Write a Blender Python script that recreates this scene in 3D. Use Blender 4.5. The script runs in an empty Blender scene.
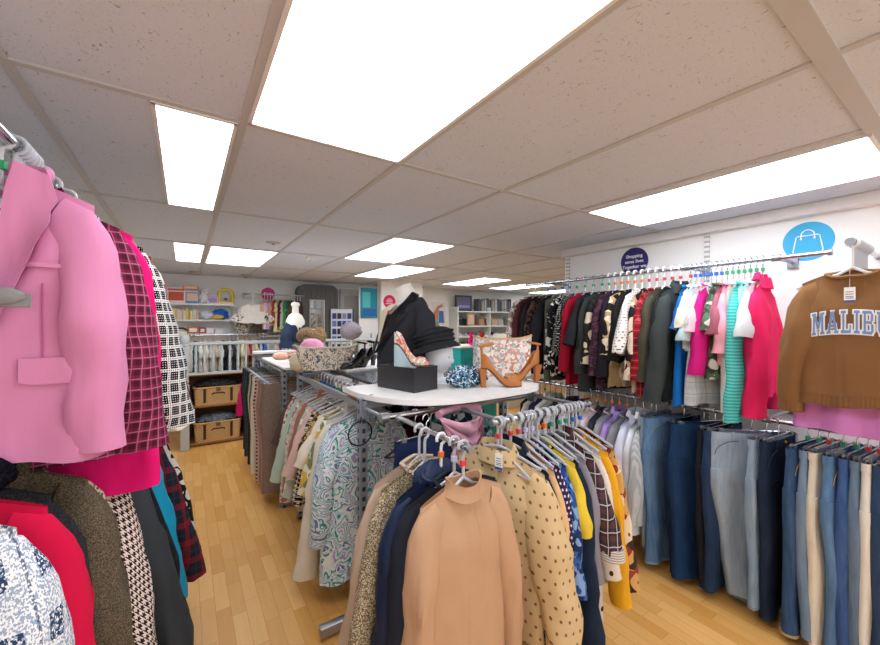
import bpy, bmesh, math, random
from mathutils import Vector, Matrix, noise
PI = math.pi
rnd = random.Random(7)
scene = bpy.context.scene
COL = scene.collection
CAMZ = 1.57
CEIL = 2.27

# ------------------------------------------------------------------ colours / materials
def hx(s):
    s = s.lstrip('#')
    v = [int(s[i:i+2], 16)/255 for i in (0, 2, 4)]
    return tuple((a/12.92 if a <= .04045 else ((a+.055)/1.055)**2.4) for a in v) + (1,)

MATS = {}
class NB:
    def __init__(s, name, rough=.85, spec=.25, metal=0):
        s.m = bpy.data.materials.new(name); s.m.use_nodes = True
        s.nt = s.m.node_tree; s.b = s.nt.nodes['Principled BSDF']
        s.b.inputs['Roughness'].default_value = rough
        s.b.inputs['Specular IOR Level'].default_value = spec
        s.b.inputs['Metallic'].default_value = metal
    def node(s, t, **kw):
        n = s.nt.nodes.new(t)
        for k, v in kw.items(): setattr(n, k, v)
        return n
    def put(s, sock, v):
        if v is None: return
        if hasattr(v, 'is_output'): s.nt.links.new(v, sock)
        else: sock.default_value = v
    def math(s, op, a, b=None, c=None):
        n = s.node('ShaderNodeMath', operation=op)
        s.put(n.inputs[0], a); s.put(n.inputs[1], b)
        if c is not None: s.put(n.inputs[2], c)
        return n.outputs[0]
    def xyz(s):
        t = s.node('ShaderNodeTexCoord'); q = s.node('ShaderNodeSeparateXYZ')
        s.nt.links.new(t.outputs['Object'], q.inputs[0]); s.co = t.outputs['Object']
        return q.outputs
    def vec(s, x, y, z):
        n = s.node('ShaderNodeCombineXYZ'); s.put(n.inputs[0], x); s.put(n.inputs[1], y); s.put(n.inputs[2], z)
        return n.outputs[0]
    def mix(s, f, a, b):
        n = s.node('ShaderNodeMix', data_type='RGBA'); s.put(n.inputs[0], f)
        s.put(n.inputs[6], a); s.put(n.inputs[7], b); return n.outputs[2]
    def noise(s, v, scale, detail=2, dist=0, rough=.5):
        n = s.node('ShaderNodeTexNoise'); s.put(n.inputs['Vector'], v); n.inputs['Scale'].default_value = scale
        n.inputs['Detail'].default_value = detail; n.inputs['Distortion'].default_value = dist
        n.inputs['Roughness'].default_value = rough
        return n.outputs
    def voro(s, v, scale, feature='F1', rand=1):
        n = s.node('ShaderNodeTexVoronoi', feature=feature); s.put(n.inputs['Vector'], v)
        n.inputs['Scale'].default_value = scale; n.inputs['Randomness'].default_value = rand
        return n.outputs
    def ramp(s, f, stops, interp='LINEAR'):
        n = s.node('ShaderNodeValToRGB'); r = n.color_ramp; r.interpolation = interp
        while len(r.elements) < len(stops): r.elements.new(.5)
        for e, (p, c) in zip(r.elements, stops): e.position = p; e.color = c
        s.put(n.inputs[0], f); return n.outputs[0]
    def stripe(s, c, period, frac, phase=0):
        a = s.math('MULTIPLY_ADD', c, 1/period, phase + 100)
        return s.math('LESS_THAN', s.math('FRACT', a), frac)
    def bump(s, h, strength=.3, dist=.002):
        n = s.node('ShaderNodeBump'); n.inputs['Strength'].default_value = strength; n.inputs['Distance'].default_value = dist
        s.put(n.inputs['Height'], h); s.nt.links.new(n.outputs[0], s.b.inputs['Normal'])
    def done(s, col):
        s.put(s.b.inputs['Base Color'], col); return s.m

def cached(f):
    def g(*a, **k):
        key = (f.__name__,) + a + tuple(sorted(k.items()))
        if key not in MATS: MATS[key] = f(*a, **k)
        return MATS[key]
    return g

@cached
def solid(c, rough=.9, var=.12, knit=0, fold=.6):
    b = NB('cloth_' + c.strip('#'), rough, .2); x, y, z = b.xyz()
    n = b.noise(b.co, 9, 3)[0]
    c0 = hx(c); dk = tuple(v*(1-var) for v in c0[:3]) + (1,); lt = tuple(min(1, v*(1+var)) for v in c0[:3]) + (1,)
    if knit:
        u = b.math('ADD', x, y); b.bump(b.math('SINE', b.math('MULTIPLY', u, knit)), .35, .003)
    else:
        f = b.noise(b.vec(b.math('MULTIPLY', x, 13), b.math('MULTIPLY', y, 13), b.math('MULTIPLY', z, 4)), 1, 1.2, .6)[0]
        b.bump(b.math('ADD', f, b.math('MULTIPLY', b.noise(b.co, 300, 2)[0], .03)), fold, .022)
    return b.done(b.mix(n, dk, lt))
@cached
def plain(c, rough=.5, spec=.4, metal=0):
    b = NB('plain_' + c.strip('#'), rough, spec, metal); return b.done(hx(c))
@cached
def denim(c, c2, fade=.5):
    b = NB('denim_' + c.strip('#'), .85, .15); x, y, z = b.xyz()
    v = b.vec(b.math('MULTIPLY', x, 70), b.math('MULTIPLY', y, 70), b.math('MULTIPLY', z, 9))
    n = b.noise(v, 1, 3)[0]; big = b.noise(b.co, 3.2, 2)[0]
    f = b.math('ADD', b.math('MULTIPLY', n, .45), b.math('MULTIPLY', big, fade))
    b.bump(b.noise(b.co, 350, 1)[0], .15, .002)
    return b.done(b.ramp(f, [(.3, hx(c)), (.8, hx(c2))]))
@cached
def plaid(base, c2, c3, p=.06, w2=.3, line=.08):
    b = NB('plaid_' + base.strip('#'), .9, .15); x, y, z = b.xyz(); u = b.math('ADD', x, y)
    a = b.stripe(u, p, w2); d = b.stripe(z, p, w2)
    s = b.math('MULTIPLY', b.math('ADD', a, d), .5)
    c = b.mix(s, hx(base), hx(c2))
    l = b.math('MAXIMUM', b.stripe(u, p, line, .4), b.stripe(z, p, line, .4))
    return b.done(b.mix(b.math('MULTIPLY', l, .8), c, hx(c3)))
@cached
def hound(dark, light, p=.02):
    b = NB('houndstooth_' + dark.strip('#'), .95, .1); x, y, z = b.xyz(); u = b.math('ADD', x, y)
    a = b.stripe(u, p, .5); d = b.stripe(z, p, .5)
    g = b.stripe(b.math('ADD', u, z), p/2, .5)
    both = b.math('MULTIPLY', a, d); nei = b.math('MULTIPLY', b.math('SUBTRACT', 1., a), b.math('SUBTRACT', 1., d))
    mid = b.math('SUBTRACT', 1., b.math('ADD', both, nei))
    f = b.math('ADD', both, b.math('MULTIPLY', mid, g))
    return b.done(b.mix(f, hx(light), hx(dark)))
@cached
def checks(dark, light, p=.05):
    b = NB('woven_check_' + dark.strip('#'), .95, .1); x, y, z = b.xyz(); u = b.math('ADD', x, y)
    a = b.stripe(u, p, .74); d = b.stripe(z, p, .74)
    fine = b.stripe(u, p/5, .66); fin2 = b.stripe(z, p/5, .66)
    blk = b.math('MULTIPLY', b.math('MULTIPLY', a, d), b.math('MAXIMUM', fine, fin2))
    lines = b.math('MULTIPLY', b.math('MULTIPLY', b.math('MAXIMUM', b.math('SUBTRACT', 1., a), b.math('SUBTRACT', 1., d)), fine), b.math('MULTIPLY', fin2, .8))
    return b.done(b.mix(b.math('MAXIMUM', blk, lines), hx(light), hx(dark)))
@cached
def tweed(a, c, d, scale=140, stripes=0):
    b = NB('tweed_' + a.strip('#') + c.strip('#'), 1, .1); x, y, z = b.xyz()
    v = b.voro(b.co, scale*2.2); bw = b.node('ShaderNodeSeparateColor'); b.nt.links.new(v[1], bw.inputs[0])
    f = bw.outputs[0]
    if stripes:
        u = b.math('ADD', x, y)
        big = b.math('ADD', b.stripe(u, stripes, .45), b.stripe(z, stripes, .45))
        f = b.math('ADD', b.math('MULTIPLY', f, .6), b.math('MULTIPLY', big, .25))
    b.bump(v[0], .5, .003)
    return b.done(b.ramp(f, [(0, hx(a)), (.38, hx(c)), (.7, hx(d))], 'CONSTANT'))
@cached
def block_tweed(a, c, d):
    b = NB('block_tweed', 1, .1); x, y, z = b.xyz(); u = b.math('ADD', x, y)
    v = b.voro(b.vec(b.math('MULTIPLY', x, 1.), y, b.math('MULTIPLY', z, .6)), 420); q = b.node('ShaderNodeSeparateColor'); b.nt.links.new(v[1], q.inputs[0])
    base = b.mix(b.math('GREATER_THAN', q.outputs[0], .55), hx(a), hx(c))
    blk = b.math('MAXIMUM', b.math('MULTIPLY', b.stripe(u, .1, .42), b.stripe(z, .12, .45)), b.math('MULTIPLY', b.stripe(u, .1, .07, .3), .8))
    f = b.math('MULTIPLY', blk, b.math('GREATER_THAN', q.outputs[1], .38))
    b.bump(v[0], .5, .003)
    return b.done(b.mix(f, base, hx(d)))
@cached
def floral(cols, scale=26, dist=.6, base=.35):
    b = NB('floral_' + cols[0].strip('#') + cols[-1].strip('#'), .85, .2); b.xyz()
    n = b.noise(b.co, scale*.35, 2)[1]
    mv = b.node('ShaderNodeMix', data_type='VECTOR'); mv.inputs[0].default_value = .12*dist
    b.nt.links.new(b.co, mv.inputs[4]); b.nt.links.new(n, mv.inputs[5])
    v = b.voro(mv.outputs[1], scale); sc = b.node('ShaderNodeSeparateColor'); b.nt.links.new(v[1], sc.inputs[0])
    f = b.math('ADD', b.math('MULTIPLY', sc.outputs[0], .75), b.math('MULTIPLY', v[0], .35))
    k = len(cols); st = [(0, hx(cols[0]))] + [(base + (1-base)*i/(k-1), hx(cols[1+i])) for i in range(k-1)]
    return b.done(b.ramp(f, st, 'CONSTANT'))
@cached
def paisley(cols, scale=7):
    b = NB('paisley_' + cols[0].strip('#') + cols[1].strip('#'), .85, .2); b.xyz()
    n = b.noise(b.co, scale*1.6, 2, .8)[0]; v = b.voro(b.co, scale, 'SMOOTH_F1')[0]
    f = b.math('FRACT', b.math('ADD', b.math('MULTIPLY', n, 3.2), b.math('MULTIPLY', v, 2.6)))
    k = len(cols)
    return b.done(b.ramp(f, [(i/k, hx(c)) for i, c in enumerate(cols)], 'CONSTANT'))
@cached
def dots(base, dot, p=.035, r=.22, big=False):
    b = NB('dotted_' + base.strip('#') + dot.strip('#'), .85, .2); x, y, z = b.xyz(); u = b.math('ADD', x, b.math('MULTIPLY', y, 1.))
    row = b.math('MULTIPLY', z, 1/p); fl = b.math('FLOOR', row)
    sh = b.math('MULTIPLY', b.math('MODULO', b.math('ADD', fl, 200.), 2.), .5)
    fu = b.math('SUBTRACT', b.math('FRACT', b.math('ADD', b.math('MULTIPLY_ADD', u, 1/p, 100.), sh)), .5)
    fz = b.math('SUBTRACT', b.math('FRACT', b.math('ADD', row, 200.)), .5)
    d = b.math('SQRT', b.math('ADD', b.math('MULTIPLY', fu, fu), b.math('MULTIPLY', fz, fz)))
    return b.done(b.mix(b.math('LESS_THAN', d, r), hx(base), hx(dot)))
@cached
def bands(c1, c2, p=.03, frac=.5, vert=False):
    b = NB('striped_' + c1.strip('#') + c2.strip('#'), .9, .15); x, y, z = b.xyz()
    s = b.stripe(b.math('ADD', x, y) if vert else z, p, frac)
    return b.done(b.mix(s, hx(c1), hx(c2)))
@cached
def fur(c, c2):
    b = NB('fur_' + c.strip('#'), 1, .05); b.xyz(); n = b.noise(b.co, 130, 3)[0]
    b.bump(n, 1, .012); return b.done(b.ramp(n, [(.35, hx(c)), (.7, hx(c2))]))
@cached
def wicker():
    b = NB('wicker', .7, .3); x, y, z = b.xyz(); u = b.math('ADD', x, y)
    w = b.math('MULTIPLY', b.math('SINE', b.math('MULTIPLY', u, 190)), b.math('SINE', b.math('MULTIPLY', z, 330)))
    b.bump(w, .8, .006); return b.done(b.ramp(b.math('MULTIPLY_ADD', w, .5, .5), [(0, hx('#a06c34')), (.5, hx('#dfb272')), (1, hx('#f2d8a2'))]))
@cached
def perforated(c, period=.05, vis=.45, slot='#33363b'):
    b = NB('perforated_steel_' + c.strip('#'), .45, .4, .3); x, y, z = b.xyz()
    m = b.math('MULTIPLY', b.stripe(z, period, vis), b.math('LESS_THAN', b.math('ABSOLUTE', x), .009))
    m2 = b.math('MULTIPLY', b.stripe(z, period, vis), b.math('LESS_THAN', b.math('ABSOLUTE', y), .009))
    return b.done(b.mix(b.math('MAXIMUM', m, m2), hx(c), hx(slot)))
@cached
def emit(c, s):
    b = NB('lamp_panel', .5); b.b.inputs['Emission Color'].default_value = hx(c); b.b.inputs['Emission Strength'].default_value = s
    return b.done(hx('#ffffff'))
@cached
def floor_mat():
    b = NB('oak_strip_floor', .42, .35); x, y, z = b.xyz()
    v = b.vec(y, x, 0.)
    br = b.node('ShaderNodeTexBrick', offset=.37, offset_frequency=2, squash=.8, squash_frequency=3); b.nt.links.new(v, br.inputs['Vector'])
    br.inputs['Color1'].default_value = hx('#dca251'); br.inputs['Color2'].default_value = hx('#f2c176')
    br.inputs['Mortar'].default_value = hx('#c48c48'); br.inputs['Scale'].default_value = 1
    br.inputs['Mortar Size'].default_value = .0012; br.inputs['Brick Width'].default_value = .36; br.inputs['Row Height'].default_value = .07
    g = b.noise(b.vec(b.math('MULTIPLY', x, 55), b.math('MULTIPLY', y, 4), 0.), 1, 4, .6)[0]
    return b.done(b.mix(b.math('MULTIPLY', g, .38), br.outputs[0], hx('#b87c36')))
@cached
def tile_mat():
    b = NB('fissured_ceiling_tile', .95, .1); x, y, z = b.xyz()
    rot = b.vec(b.math('MULTIPLY', x, 1.6), y, 0.)
    n = b.noise(rot, 38, 2, 2.2)[0]; m = b.math('GREATER_THAN', n, .68)
    p = b.math('GREATER_THAN', b.noise(b.co, 170, 1)[0], .68)
    f = b.math('MAXIMUM', b.math('MULTIPLY', m, .75), b.math('MULTIPLY', p, .35))
    b.bump(b.math('MULTIPLY', f, -1.), .3, .003)
    return b.done(b.mix(f, hx('#d6dbe3'), hx('#93959a')))

chrome = lambda: plain('#c8ccd0', .18, .5, 1)
steel = lambda: plain('#9aa0a6', .35, .5, .8)
white_board = lambda: plain('#eeeeea', .4, .4)
wall_white = lambda: plain('#f3f2ee', .8, .2)
grey_plastic = lambda: plain('#b9bcc0', .4, .4)

# ------------------------------------------------------------------ mesh helpers
class MB:
    def __init__(s): s.v = []; s.f = []
    def add(s, vs, fs):
        o = len(s.v); s.v += [tuple(v) for v in vs]; s.f += [tuple(i+o for i in f) for f in fs]; return s
    def box(s, c, d, rz=0, ch=0):
        x, y, z = [k/2 for k in d]; cs, sn = math.cos(rz), math.sin(rz)
        if ch <= 0:
            P = [(-x,-y,-z),(x,-y,-z),(x,y,-z),(-x,y,-z),(-x,-y,z),(x,-y,z),(x,y,z),(-x,y,z)]
            F = [(0,3,2,1),(4,5,6,7),(0,1,5,4),(1,2,6,5),(2,3,7,6),(3,0,4,7)]
        else:
            P = []; F = []
            for zz, q in ((-z, ch), (-z+ch, 0), (z-ch, 0), (z, ch)):
                for a, e in ((-x+q+ch, -y+q), (x-q-ch, -y+q), (x-q, -y+q+ch), (x-q, y-q-ch), (x-q-ch, y-q), (-x+q+ch, y-q), (-x+q, y-q-ch), (-x+q, -y+q+ch)): P.append((a, e, zz))
            for r in range(3):
                for k in range(8): F.append((r*8+k, r*8+(k+1) % 8, r*8+8+(k+1) % 8, r*8+8+k))
            F += [tuple(range(7, -1, -1)), tuple(range(24, 32))]
        return s.add([(c[0]+p[0]*cs-p[1]*sn, c[1]+p[0]*sn+p[1]*cs, c[2]+p[2]) for p in P], F)
    def loft(s, rings, cap0=True, cap1=True, closed=True):
        n = len(rings[0]); vs = [p for r in rings for p in r]; fs = []
        for i in range(len(rings)-1):
            for k in range(n if closed else n-1):
                k2 = (k+1) % n; fs.append((i*n+k, i*n+k2, (i+1)*n+k2, (i+1)*n+k))
        if cap0: fs.append(tuple(range(n-1, -1, -1)))
        if cap1: fs.append(tuple(range((len(rings)-1)*n, len(rings)*n)))
        return s.add(vs, fs)
    def tube(s, pts, r, n=8, up=None, flat=1, caps=True):
        pts = [Vector(p) for p in pts]; rings = []; N = len(pts); prev = None
        for i, p in enumerate(pts):
            t = (pts[min(i+1, N-1)] - pts[max(i-1, 0)]).normalized()
            a = up and Vector(up) or prev or (Vector((0, 0, 1)) if abs(t.z) < .9 else Vector((1, 0, 0)))
            a = (a - t*a.dot(t)); a = a.normalized() if a.length > 1e-6 else t.orthogonal().normalized()
            prev = a; b = t.cross(a); rr = r[i] if isinstance(r, (list, tuple)) else r
            rings.append([p + a*rr*math.cos(2*PI*k/n) + b*rr*flat*math.sin(2*PI*k/n) for k in range(n)])
        return s.loft(rings, caps, caps)
    def lathe(s, prof, c=(0, 0, 0), n=20, sx=1, sy=1, rot=None):
        rings = []
        for r, z in prof:
            ring = []
            for k in range(n):
                v = Vector((max(r, 1e-4)*sx*math.cos(2*PI*k/n), max(r, 1e-4)*sy*math.sin(2*PI*k/n), z))
                if rot: v = rot @ v
                ring.append(v + Vector(c))
            rings.append(ring)
        return s.loft(rings)
    def blob(s, c, d, fn=None, nu=20, nv=12, rot=None):
        prof = []; rings = []
        for i in range(nv+1):
            ph = -PI/2 + PI*i/nv; ring = []
            for k in range(nu):
                th = 2*PI*k/nu; u = Vector((math.cos(ph)*math.cos(th), math.cos(ph)*math.sin(th), math.sin(ph)))
                if i in (0, nv): u = Vector((1e-4*math.cos(th), 1e-4*math.sin(th), u.z))
                q = Vector((u.x*d[0], u.y*d[1], u.z*d[2]))
                if fn: q = fn(u, q)
                if rot: q = rot @ q
                ring.append(q + Vector(c))
            rings.append(ring)
        return s.loft(rings)
    def prism(s, poly, a, b, plane='xy'):
        f = {'xy': lambda p, h: (p[0], p[1], h), 'xz': lambda p, h: (p[0], h, p[1]), 'yz': lambda p, h: (h, p[0], p[1])}[plane]
        n = len(poly); vs = [f(p, a) for p in poly] + [f(p, b) for p in poly]
        return s.add(vs, [tuple(range(n-1, -1, -1)), tuple(range(n, 2*n))] + [(k, (k+1) % n, n+(k+1) % n, n+k) for k in range(n)])
    def xf(s, M):
        s.v = [tuple(M @ Vector(p)) for p in s.v]; return s
    def mesh(s, name, mat, smooth=True):
        me = bpy.data.meshes.new(name); me.from_pydata(s.v, [], s.f)
        bm = bmesh.new(); bm.from_mesh(me); bmesh.ops.recalc_face_normals(bm, faces=bm.faces); bm.to_mesh(me); bm.free()
        me.materials.append(mat)
        if smooth:
            me.polygons.foreach_set('use_smooth', [True]*len(me.polygons))
            try: me.set_sharp_from_angle(angle=math.radians(smooth if smooth is not True else 42))
            except Exception: pass
        me.update(); return me
    def build(s, name, mat, parent=None, smooth=True, loc=None, rz=0):
        o = bpy.data.objects.new(name, s.mesh(name, mat, smooth)); COL.objects.link(o)
        if parent: o.parent = parent
        if loc is not None: o.location = loc
        if rz: o.rotation_euler = (0, 0, rz)
        return o

LABELS = {}
def tag(o, label, cat, group=None):
    n = len(label.split())
    if not 4 <= n <= 16: print('LABEL LENGTH', n, label)
    if label in LABELS and not group: print('DUP LABEL', label)
    LABELS[label] = 1
    o['label'] = label; o['category'] = cat
    if group: o['group'] = group
    return o
def thing(name, label, cat, loc=(0, 0, 0), rz=0, group=None, sc=1):
    o = bpy.data.objects.new(name, None); COL.objects.link(o); o.empty_display_size = .05
    o.location = loc; o.rotation_euler = (0, 0, rz); o.scale = (sc, sc, sc)
    return tag(o, label, cat, group)
def struct(o):
    o['kind'] = 'structure'; return o
def link_mesh(name, me, parent):
    o = bpy.data.objects.new(name, me); COL.objects.link(o); o.parent = parent; return o
def text_mb(body, size, align='CENTER', depth=.0008):
    cu = bpy.data.curves.new('lettering', 'FONT'); cu.body = body; cu.size = size; cu.align_x = align; cu.align_y = 'CENTER'; cu.extrude = depth; cu.offset = size*.012
    ob = bpy.data.objects.new('lettering', cu); COL.objects.link(ob)
    dg = bpy.context.evaluated_depsgraph_get(); me = bpy.data.meshes.new_from_object(ob.evaluated_get(dg))
    mb = MB().add([v.co.copy() for v in me.vertices], [tuple(p.vertices) for p in me.polygons])
    bpy.data.objects.remove(ob); bpy.data.curves.remove(cu); bpy.data.meshes.remove(me); return mb

def sm(a, b, x):
    t = max(0, min(1, (x-a)/(b-a))); return t*t*(3-2*t)
def sgnp(v, p): return math.copysign(abs(v)**p, v)

# ------------------------------------------------------------------ hangers
HCACHE = {}
def hanger(loc, rz, rail, cube=None, clip=False, style='metal', w=.2, sc=1):
    key = (cube, clip, style, w)
    if key not in HCACHE:
        pl = {'metal': grey_plastic(), 'grey': grey_plastic(), 'bare': grey_plastic(), 'white': plain('#e8e8e6', .4, .4), 'black': plain('#2b2c2f', .4, .4), 'green': plain('#8fb79f', .4, .4)}[style]
        hr, R = (.0034, .0185) if style in ('metal', 'black', 'green') else (.0058, .021)
        pts = [(R*math.cos(math.radians(a)), 0, R*math.sin(math.radians(a))-.001) for a in range(-10, 251, 20)]
        pts = [(R*math.cos(math.radians(a)), 0, R*math.sin(math.radians(a))) for a in range(200, -91, -20)] + [(0, 0, -.035), (0, 0, -.075 if clip else -.105)]
        hook = MB().tube(pts, hr, 8)
        parts = [('hook', hook.mesh('hook', chrome() if style not in ('grey', 'white', 'bare') else pl))]
        if clip:
            bar = MB().tube([(-w, 0, -.075), (w, 0, -.075)], .003, 8)
            parts.append(('crossbar', bar.mesh('crossbar', chrome())))
            for s in (-1, 1):
                c = MB().box((s*w*.8, -.008, -.09), (.026, .006, .04), 0, .002).box((s*w*.8, .008, -.09), (.026, .006, .04), 0, .002).tube([(s*w*.8-.012, 0, -.078), (s*w*.8+.012, 0, -.078)], .006, 8)
                parts.append(('clip', c.mesh('clip', steel())))
        else:
            dz, k_ = (.026, 1.) if style == 'bare' else (.056, .93)
            bar = MB().tube([(-w*k_, 0, -.135-dz), (-w*.6, 0, -.108-dz), (-w*.22, 0, -.083-dz), (0, 0, -.076-max(.026, dz-.022)), (w*.22, 0, -.083-dz), (w*.6, 0, -.108-dz), (w*k_, 0, -.135-dz)], .0065, 8, flat=.8)
            bar.tube([(-w*.95*k_, 0, -.138-dz), (0, 0, -.142-dz), (w*.95*k_, 0, -.138-dz)], .004, 6)
            parts.append(('shoulder_bar', bar.mesh('shoulder_bar', pl)))
        if cube:
            parts.append(('size_cube', MB().box((0, 0, -.060), (.022, .015, .022), 0, .002).mesh('size_cube', plain(cube, .4, .4))))
        HCACHE[key] = parts
    kind = 'clip hanger' if clip else 'hanger'
    cn = {'#2f6fd0': 'blue', '#ee7b22': 'orange', '#d8404c': 'red', '#2f9d6a': 'green', '#e3c23a': 'yellow', '#c9c4e8': 'lilac', None: ''}[cube]
    if clip: lab = 'metal clip hanger' + (' with %s size cube' % cn if cn else '') + ' hooked on the ' + rail
    else: lab = {'metal': 'grey', 'grey': 'thick grey', 'bare': 'light grey', 'white': 'white', 'black': 'black', 'green': 'green'}[style] + ' ' + 'plastic hanger' + (' with %s size cube' % cn if cn else '') + ' on the ' + rail
    t = thing('clip_hanger' if clip else 'clothes_hanger', lab, 'hanger', loc, rz, ('%s %s hangers on the %s' % (cn or 'plain', 'clip' if clip else style, rail)), sc)
    for n, me in HCACHE[key]: link_mesh(n, me, t)
    return t

# ------------------------------------------------------------------ garments
SEED = [0]
def make_surface(w, L, th, sl, nw, ndf, ndb, hemw, fold, seed, zN, waist=1.):
    def W(t):
        a = w*(1 + .02*sm(0, .2, t))
        return a + (hemw-a)*sm(.1, 1, t) - (1-waist)*w*math.exp(-((t-.5)/.22)**2)
    def T(x, t):
        base = .010 + (th-.010)*sm(0, .28, t)*(.85+.15*t)
        if abs(x) < nw: base += .026*(1-(x/nw)**2)*(1-sm(0, .15, t))
        return base
    def ztop(x, side):
        z = zN - sl*(min(1.1, abs(x)/w))**1.25
        if abs(x) < nw: z -= (ndf if side < 0 else ndb)*(1-(x/nw)**2)**.8
        return z
    def off(x, t, side):
        k = fold*(t**.85)
        return k*(.55*math.sin(x*38+seed*1.7+side*2.1+1.3*t) + .9*noise.noise(Vector((x*13+seed, t*1.8+side*3, seed*.37)))) + .35*fold*noise.noise(Vector((x*22, t*9, seed+side)))*sm(.02, .15, t)
    def pt(a, t):
        c, s = math.cos(a), math.sin(a); Wt = W(t)
        x = Wt*sgnp(c, .85); side = 1 if s >= 0 else -1
        sy = abs(s)**.62
        xt = w*sgnp(c, .85)
        y = side*T(xt, t)*sy + off(x, t, side)*min(1, abs(s)*1.6)
        zt = ztop(xt, side); hem = -L + .012*noise.noise(Vector((x*8, seed, side)))*1.5
        return Vector((x, y, zt + (hem-zt)*t))
    def front(x, z):
        t = max(0, min(1, (ztop(x, -1)-z)/(ztop(x, -1)+L))); c = max(-.999, min(.999, x/W(t))); c = sgnp(c, 1/.85)
        return pt(-math.acos(c), t).y
    return pt, front, ztop, W

def strip(mb, A, B, front, off=.006, thick=.004, m=4):
    """a patch lying on the front of a garment between two polylines of (x, z)"""
    n = len(A); R = []
    for i in range(n):
        R.append([(A[i][0]+(B[i][0]-A[i][0])*j/m, A[i][1]+(B[i][1]-A[i][1])*j/m) for j in range(m+1)])
    vs = [(x, front(x, z)-off-thick, z) for r in R for x, z in r] + [(x, front(x, z)-off, z) for r in R for x, z in r]
    N = n*(m+1); fs = []
    for i in range(n-1):
        for j in range(m):
            a = i*(m+1)+j; b = a+1; c = a+m+2; d = a+m+1
            fs += [(a, b, c, d), (N+d, N+c, N+b, N+a)]
    edge = [j for j in range(m+1)] + [i*(m+1)+m for i in range(1, n)] + [(n-1)*(m+1)+j for j in range(m-1, -1, -1)] + [i*(m+1) for i in range(n-2, 0, -1)]
    for k in range(len(edge)):
        a, b = edge[k], edge[(k+1) % len(edge)]; fs.append((a, N+a, N+b, b))
    mb.add(vs, fs)
def lerp_poly(pts, n):
    out = []; L = [0]
    for a, b in zip(pts, pts[1:]): L.append(L[-1]+math.hypot(b[0]-a[0], b[1]-a[1]))
    for i in range(n+1):
        s = L[-1]*i/n; k = 0
        while k < len(L)-2 and L[k+1] < s: k += 1
        f = (s-L[k])/max(1e-9, L[k+1]-L[k]); out.append((pts[k][0]+(pts[k+1][0]-pts[k][0])*f, pts[k][1]+(pts[k+1][1]-pts[k][1])*f))
    return out

def bodymesh(pt, N=40, M=22):
    rows = [(i/M)**1.25 for i in range(M+1)]
    return MB().loft([[pt(2*PI*k/N, t) for k in range(N)] for t in rows] + [[pt(2*PI*k/N, 1)*1 + Vector((0, -pt(2*PI*k/N, 1).y*.25, .03)) for k in range(N)]], False, False)

def sleevemesh(s, w, zs, length, splay, r0, r1, th, seed, wr=.2, yoff=0, n=14):
    P = [Vector((s*(w-.075), 0, zs+.016-r0)), Vector((s*(w-.05), 0, zs+.006-r0)), Vector((s*(w-.03), 0, zs-.03-r0))]
    K = 12
    end = Vector((s*(w+splay), yoff, zs-length)); st = Vector((s*(w-.018), 0, zs-.06-r0))
    if length > .2:
        for i in range(K+1):
            f = i/K; P.append(st.lerp(end, f) + Vector((s*.012*math.sin(f*PI), -.012*math.sin(f*PI), 0)))
    else:
        for i in range(4): P.append(st.lerp(end, i/3))
    rings = []; N = len(P)
    for i, p in enumerate(P):
        t = (P[min(i+1, N-1)]-P[max(i-1, 0)]).normalized(); b = Vector((0, 1, 0)); a = b.cross(t).normalized()
        f = i/(N-1)
        ra = r0 + (r1-r0)*sm(.05, 1, f); rb = max(.016, th*(.55+.5*sm(0, .35, f)))
        if i == 0: rb *= .8
        ring = []
        for k in range(n):
            q = 2*PI*k/n
            m = 1 + wr*1.6*noise.noise(Vector((math.cos(q)*1.4+seed, math.sin(q)*1.4+s*5, f*length*9)))*sm(.1, .4, f)
            ring.append(p + a*ra*m*math.cos(q) + b*rb*m*math.sin(q))
        rings.append(ring)
    e = P[-1]; rings.append([e + (v-e)*.78 + Vector((0, 0, .02)) for v in rings[-1]])
    return MB().loft(rings, False, True)

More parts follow.
